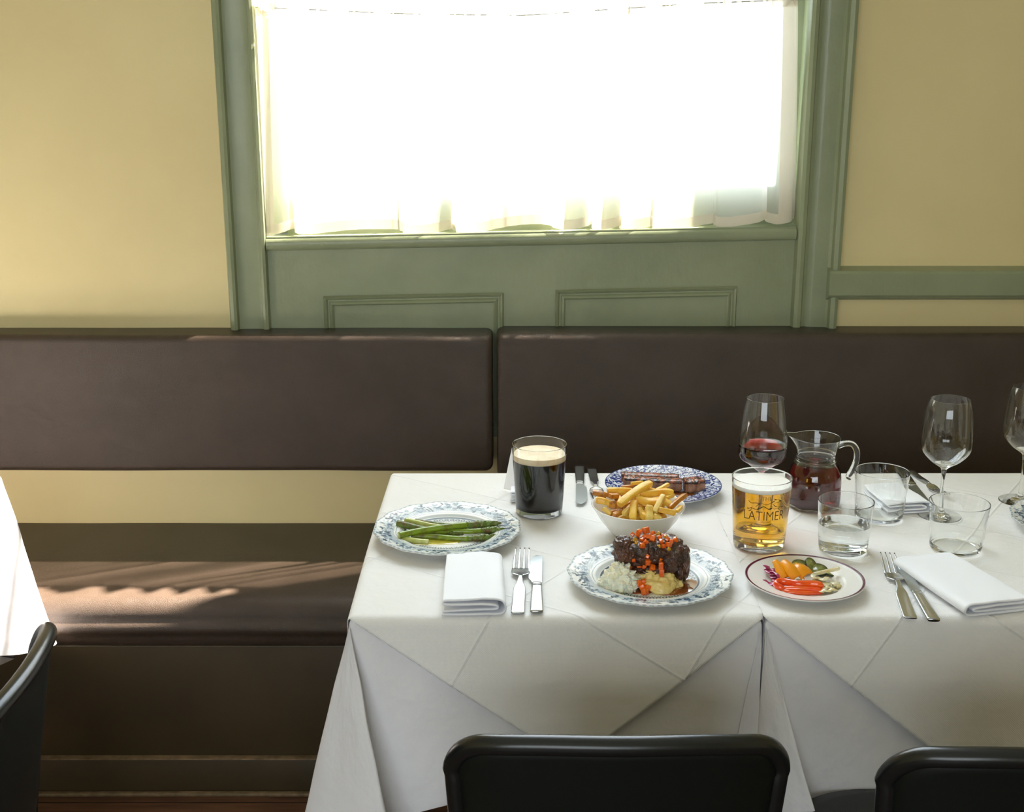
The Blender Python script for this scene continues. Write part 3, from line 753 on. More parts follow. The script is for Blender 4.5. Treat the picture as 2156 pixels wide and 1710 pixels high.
# water tumblers
p = at(1774, 1156, z=TT)
t, Ri = tumbler('tumbler', 'short glass tumbler half full of water', 'tumbler', p, .0405, .0470, .089, .0014, .009)
liquid(t, 'water', 'water', Ri, .009, .0470)
tumbler('tumbler', 'empty short tumbler behind the water glass, beside the wine carafe', 'tumbler', at(1850, 1088, z=TT), .0420, .0490, .089, .0012, .005)
tumbler('tumbler', 'empty short tumbler behind the right napkin', 'tumbler', at(2011, 1154, z=TT), .0425, .0500, .084, .0012, .004)
def wine_glass(label, p, H, rmax, rrim, zb, zmax, wine=None, group='tall stemmed wine glasses'):
    t = thing('wine_glass', label, 'wine glass', (p.x, p.y, TT), 0, group)
    w_ = .0009
    out = [Vector((a, 0, b)) for a, b in ((.0040, zb-.012), (.006, zb-.004), (.014, zb+.002), (rmax*.62, zb+.012), (rmax*.93, zmax-.018), (rmax, zmax), (rmax*.97, zmax+.030), (rmax*.89, zmax+.062), (rrim, H))]
    oc = [(v.x, v.z) for v in cr(out, 42)]
    foot = [(.0005, .0003), (.025, .0002), (.0372, .0001), (.0386, .0004), (.0384, .0014), (.030, .0022), (.022, .0031), (.016, .0042), (.008, .0075), (.0046, .014), (.0034, .030), (.0032, zb*.6), (.0034, zb-.020)]
    inn = [(max(r-w_, .0006), z) for r, z in oc if z > zb+.0045][::-1]
    prof = foot+oc+[(rrim-w_*.5, H+.0005)]+inn+[(.010, zb+.0042), (.0005, zb+.0034)]
    MB().lathe(rnd(prof, .0008), 72).build('glass', 'glass', t)
    if wine:
        ii = [(r+.0001, z) for r, z in inn[::-1] if z < wine]
        Rw = float(np.interp(wine, [z for r, z in inn[::-1]], [r for r, z in inn[::-1]]))
        MB().lathe([(.0005, zb+.0032), (.010, zb+.0040)]+ii+[(Rw+.0001, wine+.0008), (Rw-.002, wine), (.0005, wine)], 72).build('red_wine', 'wine', t)
    return t
wine_glass('wine glass holding red wine, behind the lager', at(1597, 1098, z=TT), .232, .0425, .0330, .100, .140, wine=.146)
wine_glass('empty wine glass between the two empty tumblers, leaning shadow-free on white cloth'.replace(', leaning shadow-free on white cloth', ' on the right table'), at(1978, 1086, z=TT), .222, .0450, .0345, .096, .143)
wine_glass('empty wine glass cut off by the right edge of the photo', at(2147, 1055, z=TT), .224, .0450, .0345, .098, .145)
# carafe
p = at(1711, 1064, z=TT)
t = thing('carafe', 'small glass jug of red wine with a curved handle and pinched spout', 'carafe', (p.x, p.y, TT), 0)
def spout(x, y, z, a):
    k = max(0, (z-.112)/.024); f = math.exp(-((a-(PI-.25))/.30)**2) if a > 0 else 0
    d = 1+.36*f*min(1, k)**1.5; return x*d, y*d, z+.004*f*min(1, k)
ocp = cr([(.044, 0, .0), (.0485, 0, .006), (.0495, 0, .03), (.0490, 0, .058), (.0440, 0, .076), (.0370, 0, .090), (.0360, 0, .100), (.0375, 0, .110), (.0400, 0, .122), (.0435, 0, .134)], 50)
oc = [(v.x, v.z) for v in ocp]; inn = [(r-.0022, z) for r, z in oc if z > .006][::-1]
beads = [(r+.0016*math.exp(-((z-.093)/.0022)**2)+.0008*math.exp(-((z-.101)/.0018)**2), z) for r, z in oc]
MB().lathe(rnd([(.0005, .001), (.040, .0006)]+beads+[(.0428, .1352), (.0416, .1345)]+inn+[(.036, .007), (.0005, .0065)]), 96, f=spout).build('glass', 'glass', t)
ii = [(r+.00015, z) for r, z in inn[::-1] if z < .083]; Rw = ii[-1][0]
MB().lathe([(.0005, .0062), (.036, .0067)]+ii+[(Rw-.0006, .0835), (Rw-.003, .0828), (.0005, .0828)], 96).build('red_wine', 'wine', t)
hp = cr([(.0395, 0, .117), (.052, -.001, .122), (.066, -.002, .121), (.0745, -.003, .108), (.0745, -.003, .088), (.068, -.003, .070), (.062, -.003, .058), (.0665, -.003, .052)], 40)
MB().sweep(hp, [.0058]*32+[.0052, .0048, .0044, .004, .0036, .003, .0025, .002], [.0038]*36+[.0034, .003, .0025, .002], up=(0, 1, 0), n=16).build('handle', 'glass', t)

# ------------------------------------------------------------------ cutlery (built along +Y, tip forward)
def fork(label, p0, p1, rz_extra=0, L=.200, group='steel table forks', flip=False):
    d = p1-p0; s_ = d.length/L
    t = thing('fork', label, 'fork', (p0.x, p0.y, TT), math.atan2(d.y, d.x)-PI/2, group)
    ys = [0, .002, .02, .05, .075, .086, .10, .112]; hw = [.0078, .0088, .0085, .0082, .0080, .0045, .0033, .0033]; zz = [.0022, .0022, .0022, .0024, .0040, .0056, .0066, .0062]
    n = 30; path = []; W = []; Hh = []
    for k in range(n): y = .112*k/(n-1); path.append((0, y*s_, lerpl(ys, zz, y))); W.append(lerpl(ys, hw, y)*s_); Hh.append(.0013 if y < .08 else .0018)
    MB().sweep(path, W, Hh, n=16, p=3.2).build('handle', 'steel', t)
    path = []; W = []; Hh = []
    for k in range(14): y = .111+.031*k/13; path.append((0, y*s_, lerpl([.11, .125, .145], [.0062, .0040, .0024], y))); W.append(lerpl([.111, .114, .120, .128, .142], [.0034, .0065, .0115, .0132, .0126], y)*s_); Hh.append(.0010)
    hd = MB().sweep(path, W, Hh, n=16, p=2.6)
    for q in range(4):
        x0 = (-1.5+q)*.0070; x1 = (-1.5+q)*.0062; pth = []; ww = []
        for k in range(14): u = k/13; y = .138+.062*u; pth.append(((x0+(x1-x0)*u)*s_, y*s_, .0026+.0035*math.sin(PI*u*.55)+.004*u*u)); ww.append(.0021*(1-.62*u)*s_)
        hd.sweep(pth, ww, .0010, n=8, p=2.8)
    hd.build('head', 'steel', t); return t
def knife(label, p0, p1, L=.200, group='steel table knives', side=-1, wide=1.0):
    d = p1-p0; s_ = d.length/L
    t = thing('knife', label, 'knife', (p0.x, p0.y, TT), math.atan2(d.y, d.x)-PI/2, group)
    ys = [0, .002, .03, .07, .084, .090, .0905, .097]; hw = [.0082, .0092, .0088, .0078, .0076, .0076, .0070, .0070]
    path = []; W = []; Hh = []
    for k in range(36): y = .097*k/35; path.append((0, y*s_, .0042)); W.append(lerpl(ys, hw, y)*s_); Hh.append(.0030 if y < .088 else .0022)
    MB().sweep(path, W, Hh, n=16, p=3.0).build('handle', 'steel', t)
    row = []
    mb = MB()
    for k in range(40):
        u = k/39; y = .096+.104*u
        back = .0068+.0012*u - (.0066*max(0, (u-.90)/.10)**3)
        edge = lerpl([0, .08, .16, .5, .78, .90, .97, 1], [.0066, .0080, .0118, .0122, .0112, .0080, .0035, -.0008], u)*wide
        row.append([(side*-back*s_, y*s_, .0038), (side*-back*s_, y*s_, .0050), (side*0, y*s_, .0048), (side*edge*s_, y*s_, .0042), (side*edge*s_, y*s_, .0039), (0, y*s_, .0036)])
    mb.grid(row, cv=True); mb.F.append(tuple(range(6))); L0 = 39*6; mb.F.append(tuple(range(L0, L0+6))[::-1])
    mb.build('blade', 'steel_worn', t, angle=30); return t
fork('steel fork lying right of the left napkin', at(1090, 1293, z=T+.006), at(1100, 1160, z=T+.010))
knife('steel knife lying between the left fork and the beef plate', at(1130, 1293, z=T+.006), at(1131, 1173, z=T+.006))
fork('steel fork lying slanted left of the right napkin', at(1917, 1303, z=T+.006), at(1868, 1170, z=T+.010))
knife('long steel knife lying slanted along the right napkin', at(1966, 1310, z=T+.006), at(1893, 1190, z=T+.006), side=1, wide=.75)
knife('steel knife behind the chips, blade towards the camera', at(1220, 987, z=T+.006), at(1222, 1067, z=T+.006), side=-1, L=.205)
fork('steel fork half hidden behind the chip bowl', at(1246, 989, z=T+.006), at(1262, 1062, z=T+.008))
fork('steel fork with curled tines behind the empty wine glass', at(1917, 992, z=T+.006), at(1990, 1048, z=T+.008))
knife('dark reflecting steel knife beside the folded napkin at the back', at(1893, 988, z=T+.006), at(1955, 1070, z=T+.006), side=1)

# ------------------------------------------------------------------ napkins
def napkin(label, c, rz, wd, ln, mirror=1, hk=1.0, seed=1, name='napkin', group='folded white napkins', nearw=1.0):
    # one cloth folded over twice: the section rolls round at one side, the folds run along y
    w2 = wd/2; k = hk
    key = [(-w2, .0015), (-w2*.3, .0012), (w2*.4, .0016), (w2*.82, .0018), (w2*.97, .0060), (w2, .0125), (w2*.95, .0190), (w2*.80, .0222), (w2*.3, .0232), (-w2*.3, .0226), (-w2*.86, .0212),
           (-w2*.96, .0196), (-w2*.95, .0172), (-w2*.80, .0160), (-w2*.2, .0166), (w2*.40, .0160), (w2*.68, .0146), (w2*.76, .0116), (w2*.66, .0088), (w2*.2, .0080), (-w2*.5, .0070), (-w2*.97, .0058)]
    sec = [(mirror*v.x, v.z*k) for v in cr([(x, 0, z) for x, z in key], 120)]
    P = []; NY = 40
    for j in range(NY+1):
        v = j/NY; y = -ln/2+ln*v; sq = 1-.30*v
        P.append([(x*(1-.05*v)*nearw+.0012*noise.noise(Vector((x*30, y*22, seed))), y+.005*noise.noise(Vector((x*14, 3.3, seed+z*60)))*(z/.02), (z*sq*(1+.10*noise.noise(Vector((x*22, y*18, seed))))+.0016*max(0, noise.noise(Vector((x*35, y*12, seed+2))))*(z/.02))) for x, z in sec])
    o = MB().grid(P).build(name, 'napkin', None, solid=.0024); o.location = (c.x, c.y, TT+.0008); o.rotation_euler = (0, 0, rz)
    return tag(o, label, 'napkin', group)
cN = (at(992, 1297, z=T+.003)+at(1003, 1172, z=T+.02))/2
napkin('thick folded white napkin left of the fork, in front of the asparagus plate', cN, .03, .096, .205, 1, 1.12, 2)
cN = (at(2057, 1300, z=T+.003)+at(1985, 1168, z=T+.018))/2
napkin('folded white napkin slanting behind the long knife on the right table', cN, .245, .114, .205, -1, .85, 5)
cN = at(1885, 1052, z=T+.01)
napkin('folded white napkin seen through the empty tumbler at the back', cN, .10, .085, .13, 1, .9, 8)
p = at(1098, 1052, z=TT)
t = thing('napkin', 'white napkin with a raised corner, half hidden behind the stout', 'napkin', (p.x, p.y+.01, TT), 0, 'folded white napkins')
o = napkin('x', Vector((0, 0, 0)), 0, .05, .05, 1, .9, 3, name='folded_stack')
for k in ('label', 'category', 'group'): del o[k]
o.parent = t; o.location = (0.004, 0.0, .0006)
P = []
for j in range(19):
    v = j/18; row = []
    for i in range(13):
        u = i/12
        x = -.034+.06*u*(1-.75*v)+.016*v; y = .05-.035*math.sin(PI*u)*(1-v)+.0*v; z = .001+.082*v-.018*v*(u)+.006*(1-v)*math.sin(PI*u)
        row.append((x, y+.010*v, z))
    P.append(row)
MB().grid(P).build('raised_corner', 'napkin', t, solid=.0016)

# ------------------------------------------------------------------ food
def blob(mb, c, r, amp=.2, fr=1.5, seed=0, nu=48, nv=32, rid=False, flat=None, octv=2.6):
    P = []
    for i in range(nv+1):
        a = PI*i/nv; row = []
        for j in range(nu):
            b = 2*PI*j/nu; d = Vector((math.sin(a)*math.cos(b), math.sin(a)*math.sin(b), math.cos(a)))
            q = d*fr+Vector((seed*7.1, seed*3.3, seed))
            n = noise.fractal(q, 1.0, 2.0, octv) if not rid else (noise.ridged_multi_fractal(q, 1.0, 2.1, 5, 1.0, 2.0)-1.2)*.5
            k = 1+amp*n
            v = Vector((c[0]+d.x*r[0]*k, c[1]+d.y*r[1]*k, c[2]+d.z*r[2]*k))
            if flat is not None and v.z < flat: v.z = flat
            row.append(v)
        P.append(row)
    return mb.grid(P, cv=True)
def bvh_of(objs):
    V = []; F = []
    for o in objs:
        k = len(V); mw = Matrix.Translation(o.location); V += [mw @ v.co for v in o.data.vertices]; F += [tuple(i+k for i in f.vertices) for f in o.data.polygons]
    return BVHTree.FromPolygons(V, F)
M['asparagus'] = mat('grilled_asparagus', srgb(124, 150, 36), 0.28, coat=0.35, alt=srgb(92, 82, 30), nscale=75, lo=.45, hi=.72, bump=(220, .3, .002))
M['asparagus_tip'] = mat('charred_asparagus_tip', srgb(98, 122, 44), 0.4, coat=0.3, alt=srgb(104, 78, 44), nscale=110, lo=.48, hi=.66, bump=(300, .6, .003))
M['cut'] = mat('pale_asparagus_flesh', srgb(214, 216, 160), 0.4, coat=.4, alt=srgb(180, 190, 90), nscale=70)
M['oil'] = mat('green_oil', srgb(150, 150, 20), 0.05, coat=1.0, alt=srgb(196, 176, 60), nscale=40)
M['chip'] = mat('fried_potato', srgb(244, 202, 84), 0.42, coat=.2, alt=srgb(226, 160, 40), nscale=42, lo=.42, hi=.72, bump=(160, .4, .002), sss=.08)
M['chip_pale'] = mat('pale_fried_potato', srgb(240, 210, 118), 0.45, coat=.2, alt=srgb(226, 180, 70), nscale=42, lo=.42, hi=.72, bump=(160, .4, .002), sss=.08)
M['chip_skin'] = mat('browned_potato_skin', srgb(196, 128, 38), 0.4, coat=.35, alt=srgb(120, 66, 22), nscale=75, lo=.5, hi=.7, bump=(140, .6, .003))
M['meat'] = mat('braised_beef', srgb(98, 58, 38), 0.30, coat=.55, alt=srgb(46, 27, 20), nscale=60, lo=.36, hi=.62, bump=(130, 1.0, .007))
M['grill_top'] = mat('charred_glazed_meat', srgb(176, 96, 62), 0.25, coat=.6, alt=srgb(48, 32, 30), nscale=80, lo=.42, hi=.56, bump=(160, .7, .004))
M['grill_side'] = mat('pink_meat_side', srgb(190, 150, 122), 0.35, coat=.4, alt=srgb(136, 84, 54), nscale=60, bump=(120, .4, .002))
M['carrot'] = mat('glazed_carrot', srgb(240, 116, 18), 0.16, coat=.9, alt=srgb(216, 78, 10), nscale=90)
M['celery'] = mat('glazed_celery', srgb(196, 146, 34), 0.2, coat=.8, sss=.08)
M['mash'] = mat('buttery_mash', srgb(232, 208, 132), 0.35, coat=.4, alt=srgb(206, 166, 80), nscale=45, lo=.5, hi=.75, bump=(60, .4, .004), sss=.1)
M['horseradish'] = mat('grated_horseradish_cream', srgb(254, 250, 232), 0.5, coat=.1, alt=srgb(246, 238, 208), nscale=120, bump=(420, .4, .002), sss=.5)
M['jus'] = mat('brown_jus', srgb(122, 58, 14), 0.04, coat=1.0, alt=srgb(160, 88, 34), nscale=30)
M['jus_thin'] = mat('thin_jus', srgb(196, 150, 116), 0.06, coat=1.0)
M['pickled_carrot'] = mat('pickled_carrot', srgb(246, 158, 14), 0.3, coat=.5, bump=(200, .15, .001), sss=.1)
M['pepper'] = mat('pickled_red_pepper', srgb(232, 60, 14), 0.12, coat=1.0, alt=srgb(246, 96, 14), nscale=35, sss=.08)
M['onion'] = mat('pickled_red_onion', srgb(186, 52, 108), 0.25, coat=.6, alt=srgb(140, 30, 78), nscale=80, sss=.1)
M['cucumber'] = mat('pickled_cucumber_flesh', srgb(150, 156, 84), 0.25, coat=.7, alt=srgb(110, 116, 50), nscale=90, sss=.1)
M['cucumber_skin'] = mat('cucumber_skin', srgb(40, 56, 26), 0.3, coat=.7)
M['fennel'] = mat('pickled_fennel', srgb(232, 226, 196), 0.25, coat=.7, alt=srgb(214, 196, 130), nscale=60, sss=.15)
def puddle(name, m, label, cat, c, rx, ry, z, seed, rz=0, h=.0012):
    mb = MB(); P = []
    for f, hz in ((.01, h), (.5, h), (.85, h*.95), (.95, h*.7), (1.0, 0)):
        row = []
        for k in range(72):
            a = 2*PI*k/72; n = 1+.28*noise.noise(Vector((math.cos(a)*1.6, math.sin(a)*1.6, seed*3.7)))+.08*noise.noise(Vector((math.cos(a)*5, math.sin(a)*5, seed)))
            x, y = rx*f*n*math.cos(a), ry*f*n*math.sin(a); row.append((x*math.cos(rz)-y*math.sin(rz), x*math.sin(rz)+y*math.cos(rz), hz))
        P.append(row)
    o = MB().grid(P, cv=True).build(name, m); o.location = (c.x, c.y, z); return tag(o, label, cat, kind='stuff')
PZ = TT+.0047                                              # well surface of a dinner plate
# asparagus
def ax(X, Y, z): return at(780+X/6.533, 1040+Y/6.533, z=z)
puddle('olive_oil', 'oil', 'green olive oil pooled under the asparagus', 'oil', ax(860, 650, PZ), .052, .020, PZ-.0002, 3, .05)
def spear(label, pts, zs, r=.0046, tip=True, m='asparagus'):
    q = [ax(x, y, PZ+z) for (x, y), z in zip(pts, zs)]; base = q[0].copy()
    path = [v-base for v in cr(q, 46)]
    t = thing('asparagus_spear', label, 'asparagus', tuple(base), 0, 'grilled asparagus spears')
    n = len(path); rad = []
    for i in range(n): u = i/(n-1); rad.append(r*(1.05-.25*u))
    cut = int(n*.62) if tip else n
    MB().sweep(path[:cut+1] if tip else path, (rad[:cut+1] if tip else rad), n=14).build('stalk', m, t)
    if tip:
        tp = path[cut:]; k = len(tp); fine = cr(tp, 60); rr_ = []
        for i in range(60): u = i/59; rr_.append(r*(.80+.45*math.sin(PI*min(1, u*1.15))**1.2)*(1-u**5*.95)*(1+.10*math.sin(u*34)))
        mb = MB().sweep(fine, rr_, n=18, p=2)
        for s_ in range(26):                               # overlapping bud scales
            u = .05+.85*s_/26; i = int(u*59); cc = fine[i]; d = (fine[min(i+2, 59)]-fine[max(i-2, 0)]).normalized(); an = s_*2.4
            sx = d.cross(Vector((0, 0, 1))).normalized(); uz = sx.cross(d); o_ = (sx*math.cos(an)+uz*math.sin(an))
            a0 = cc+o_*rr_[i]*.75; mb.sweep([a0, a0+d*.0035+o_*.0011, a0+d*.0075+o_*.0005], [.0019, .0022, .0003], [.0008, .0010, .0002], up=tuple(o_), n=7)
        mb.build('tip', 'asparagus_tip', t)
    e = path[0]; d = (path[1]-path[0]).normalized()
    MB().sweep([e-d*.0003, e+d*.0001], [rad[0]*.93, rad[0]*.96], n=14).build('cut_end', 'cut', t)
    return t
spear('long bright green asparagus spear lying across the top of the pile', [(388, 572), (700, 505), (1150, 440), (1500, 418), (1795, 408)], [.012, .014, .018, .014, .012], .0056)
spear('asparagus spear nearest the camera with a dark charred tip', [(560, 590), (860, 590), (1180, 615), (1500, 610), (1738, 585)], [.004]*5, .0054)
spear('asparagus spear whose pointed tip reaches furthest right', [(700, 560), (1080, 520), (1400, 515), (1650, 500), (1905, 508)], [.006, .007, .008, .007, .006], .0052)
spear('browned asparagus spear whose cut end points to the upper left', [(372, 405), (520, 440), (690, 480), (1000, 530), (1260, 560)], [.011, .009, .006, .004, .004], .0062, m='asparagus_tip')
spear('asparagus spear second from the back, pale cut flesh upwards', [(480, 365), (660, 400), (860, 440), (1150, 470), (1400, 480)], [.008, .007, .006, .005, .005], .0050, m='cut')
spear('rearmost thin browned asparagus spear', [(620, 372), (820, 405), (1030, 428), (1300, 440), (1520, 450)], [.005]*5, .0040, m='asparagus_tip')
spear('short asparagus piece with pale split flesh, front left of the pile', [(440, 618), (560, 640), (680, 655), (800, 662)], [.003]*4, .0056, tip=False, m='cut')
# chips in a white bowl
pb2 = at(1344, 1062, z=T+.060)
bowl = thing('bowl', 'white china bowl heaped with chips', 'bowl', (pb2.x, pb2.y, TT), 0)
bo = [(.0005, .002), (.036, .002), (.040, .0), (.043, .0005), (.046, .004), (.056, .016), (.068, .034), (.078, .052), (.0815, .0585), (.0825, .0600), (.0815, .0612), (.0795, .0605), (.076, .054), (.066, .036), (.054, .018), (.044, .008), (.0005, .0065)]
MB().lathe([(r, z*.91) for r, z in bo], 96).build('china_body', 'china', bowl)
chips = []
def chip(label, a, b, w_, m='chip', bend=.0, th=None, group='chips heaped in the white bowl'):
    a, b = Vector(a), Vector(b); L = (b-a).length; d = (b-a).normalized(); base = a.copy(); side = d.cross(Vector((0, 0, 1))).normalized()
    path = []; ra = []; rb = []; th = th or w_*random.uniform(.82, 1.0); n = 12; sd_ = random.random()*50
    for i in range(n):
        u = i/(n-1); path.append(d*L*u+Vector((0, 0, 1))*bend*math.sin(PI*u)*L+side*.0012*noise.noise(Vector((u*2, sd_, 0))))
        e = min(1, .86+u*3, .86+(1-u)*3)*(1+.10*noise.noise(Vector((u*3, sd_, 5))))
        ra.append(w_/2*e); rb.append(th/2*e)
    up = Vector((random.uniform(-.3, .3), random.uniform(-.3, .3), 1)) if abs(d.z) < .8 else Vector((0, 1, 0))
    t_ = MB().sweep(path, ra, rb, up=tuple(up), n=20, p=6.5).build('potato_chip', m, angle=42); t_.location = base
    tag(t_, label, 'chip', group); chips.append(t_); return t_
def bx_(X, Y): return 1230+X/7.187, 960+Y/7.187
def cp(X, Y, dz=0): px, py = bx_(X, Y); Yw = pb2.y-.066+(960-Y)/560*.088+dz; return at(px, py, Y=Yw)
PX = 7.187*1215
spec = [  # x1,y1,x2,y2,width, material, bend, depth shift, label
 (530,735,1005,415,105,'chip',.05,-.012,'long golden chip lying diagonally on top of the heap'),
 (345,520,720,525,82,'chip',.02,.0,'golden chip lying level at the upper left of the heap'),
 (440,690,430,790,105,'chip_skin',0,-.008,'stubby chip end with brown skin left of the long top chip'),
 (770,640,1130,700,112,'chip',-.06,-.006,'curved yellow chip in the middle of the heap'),
 (1200,605,1065,855,85,'chip_pale',.02,-.010,'pale chip standing right of the middle of the heap'),
 (978,770,988,958,112,'chip_pale',0,-.004,'pale upright chip at the front centre of the bowl'),
 (760,690,735,955,108,'chip',.03,-.004,'upright chip left of the front centre of the bowl'),
 (830,790,905,955,66,'chip_pale',0,.004,'narrow slanting chip between the two upright front chips'),
 (595,880,730,750,70,'chip_pale',.03,.0,'thin chip slanting behind the stubby brown one at the front'),
 (285,790,400,885,62,'chip_pale',0,.0,'small pale chip by the front left rim of the bowl'),
 (455,900,560,835,84,'chip_skin',0,-.002,'short brown chip at the front left of the bowl'),
 (180,670,410,735,112,'chip',.08,.0,'broad bent chip at the left rim of the bowl'),
 (125,550,330,610,84,'chip_skin',.05,.0,'brown-skinned chip poking out over the left rim'),
 (300,575,380,600,70,'chip_skin',0,-.004,'little brown chip end at the left of the heap'),
 (390,610,500,600,92,'chip_skin',0,-.006,'square chip end facing the camera at upper left'),
 (840,590,1335,560,112,'chip',.04,.004,'broad chip lying level at the upper right of the heap'),
 (1100,520,1275,430,60,'chip',0,.012,'chip tip rising at the upper right, against the blue plate'),
 (715,420,880,400,62,'chip',0,.012,'chip behind the long top chip at the very back'),
 (560,470,740,455,40,'chip_skin',0,.010,'thin browned chip at the back left of the heap'),
 (1140,650,1320,740,96,'chip',0,-.002,'yellow chip at the right side of the heap'),
 (1290,790,1535,590,84,'chip_skin',.03,.002,'crisp brown chip jutting over the right rim'),
 (1130,810,1380,870,100,'chip',0,-.004,'thick chip lying at the front right of the bowl'),
 (1395,840,1470,770,66,'chip',0,.002,'small chip against the right rim'),
 (1240,640,1350,590,60,'chip',0,.006,'chip peeping out behind the crisp brown one'),
 (510,560,660,550,64,'chip',0,.004,'small chip left of the long top chip'),
 (990,500,1110,530,60,'chip',0,.010,'chip right of the tip of the long top chip'),
 (1050,900,1150,940,80,'chip_pale',0,.0,'flat pale chip low at the front right'),
 (590,760,700,700,80,'chip_skin',0,.004,'brown chip tucked under the long top chip')]
for (x1, y1, x2, y2, w_, m_, bd, dz, lb) in spec:
    chip(lb, cp(x1, y1, dz), cp(x2, y2, dz+.008), w_/PX, m_, bd)
rg = random.Random(11)
for k in range(46):
    a = rg.uniform(0, 2*PI); r0 = rg.uniform(.0, .054); z = TT+rg.uniform(.022+.3*max(0, r0-.03), .056+.016*(1-r0/.054)); an = rg.uniform(0, PI)
    c_ = Vector((pb2.x+r0*math.cos(a), pb2.y+.006+r0*math.sin(a), z)); hl = rg.uniform(.016, .026) if z > TT+.04 else .014
    d = Vector((math.cos(an), math.sin(an), rg.uniform(-.35, .35)))*hl
    chip('chip deeper in the bowl under the top chips', c_-d, c_+d, .0115, rg.choice(['chip', 'chip', 'chip_skin']), 0, group='chips lower in the white bowl')
# braised beef on mash
def mx(X, Y): return 1280+X/9.5, 1100+Y/9.5
YM = P_MAIN.y+.004
cm = at(*mx(880, 700), Y=YM)
puddle('jus', 'jus', 'dark brown jus pooled on the beef plate right of the mash', 'sauce', at(*mx(1330, 1330), z=PZ), .034, .026, PZ-.0002, 2, .2)
puddle('jus', 'jus_thin', 'thin pale jus spreading towards the right rim of the beef plate', 'sauce', at(*mx(1680, 1290), z=PZ), .020, .026, PZ-.0003, 5)
puddle('jus', 'jus_thin', 'pale film of jus left of the horseradish on the beef plate', 'sauce', at(*mx(-20, 1000), z=PZ), .026, .030, PZ-.0003, 6)
puddle('jus', 'jus', 'dark jus between the horseradish and the mash', 'sauce', at(*mx(640, 1360), z=PZ), .022, .016, PZ-.0002, 7)
mb = MB()
def mblob(X, Y, dY, rx, ry, rz_, amp=.35, fr=2.2, seed=0, rid=False):
    amp, fr = amp*.5, fr*.8
    c_ = at(*mx(X, Y), Y=YM+dY); blob(mb, (c_.x-cm.x, c_.y-cm.y, c_.z-cm.z), (rx, ry, rz_), amp, fr*1.25, seed, 80, 56, rid, octv=1.8)
mblob(760, 560, .0, .046, .036, .021, .35, 2.4, 1)
mblob(420, 600, .0, .026, .030, .020, .45, 2.8, 2)
mblob(1230, 610, .0, .030, .034, .021, .35, 2.4, 3)
mblob(1000, 420, .004, .038, .030, .014, .4, 2.8, 4)
mblob(1240, 860, -.024, .0130, .013, .0165, .22, 1.6, 5, False)
mblob(1420, 960, -.014, .0085, .014, .0200, .3, 3.0, 6)
mblob(1530, 800, -.006, .0090, .018, .0290, .3, 2.6, 7)
mblob(660, 690, -.024, .0060, .010, .0130, .3, 3.0, 8)
mblob(860, 640, -.026, .0060, .009, .0150, .3, 3.0, 9)
mblob(980, 620, -.026, .0070, .010, .0150, .3, 3.0, 10)
mblob(330, 640, -.018, .0120, .012, .0160, .4, 3.2, 11)
mblob(300, 420, -.005, .0150, .018, .0120, .4, 3.4, 12)
mblob(880, 900, -.012, .0350, .022, .0100, .4, 3.4, 13)
meat = mb.build('braised_beef', 'meat'); meat.location = cm
tag(meat, 'dark glazed lump of braised beef resting on the mash', 'beef')
cz = at(*mx(1010, 1220), Y=YM-.040); mb = MB()
def zblob(X, Y, dY, r, amp, fr, sd_, base, nu=64, nv=40, rid=False):
    q = at(*mx(X, Y), Y=YM+dY); blob(mb, tuple(q-base), r, amp, fr, sd_, nu, nv, rid, flat=PZ-base.z)
zblob(1030, 1280, -.042, (.024, .018, .016), .28, 1.5, 1, cz); zblob(1120, 1170, -.030, (.020, .016, .014), .3, 1.8, 2, cz); zblob(800, 1120, -.026, (.020, .016, .015), .3, 1.8, 3, cz); zblob(1250, 1210, -.020, (.018, .020, .012), .3, 1.8, 4, cz); zblob(900, 1100, .0, (.045, .030, .016), .2, 2, 5, cz)
o = mb.build('mashed_potato', 'mash'); o.location = cz; tag(o, 'yellow mashed potato spooned under the braised beef', 'mash', kind='stuff')
cz = at(*mx(260, 1150), Y=YM-.040); mb = MB()
zblob(250, 1150, -.040, (.026, .020, .020), .4, 3.4, 1, cz, 96, 64); zblob(80, 1220, -.040, (.020, .017, .010), .5, 3.6, 2, cz, 80, 50); zblob(420, 1250, -.046, (.014, .013, .013), .5, 3.4, 3, cz, 80, 50); zblob(230, 960, -.024, (.014, .012, .012), .5, 3.4, 4, cz, 80, 50)
rg = random.Random(4)
bt = BVHTree.FromPolygons([Vector(v) for v in mb.V], mb.F)
for k in range(420):                                       # gratings
    a = rg.uniform(0, 2*PI); q0 = Vector((rg.uniform(-.045, .028), rg.uniform(-.03, .03), .06)); h_ = bt.ray_cast(q0, Vector((0, 0, -1)))
    if h_[0] is None or h_[0].z < PZ-cz.z+.0015: continue
    d = Vector((math.cos(a), math.sin(a), rg.uniform(-.2, .7)))*rg.uniform(.0015, .0040)
    mb.sweep([h_[0]-d*.4, h_[0]+Vector((0, 0, .0009)), h_[0]+d], [.0006, .0007, .0003], n=5)
o = mb.build('horseradish_cream', 'horseradish'); o.location = cz; tag(o, 'white mound of grated horseradish cream beside the beef', 'horseradish', kind='stuff')
bt = bvh_of([meat]); rg = random.Random(21)
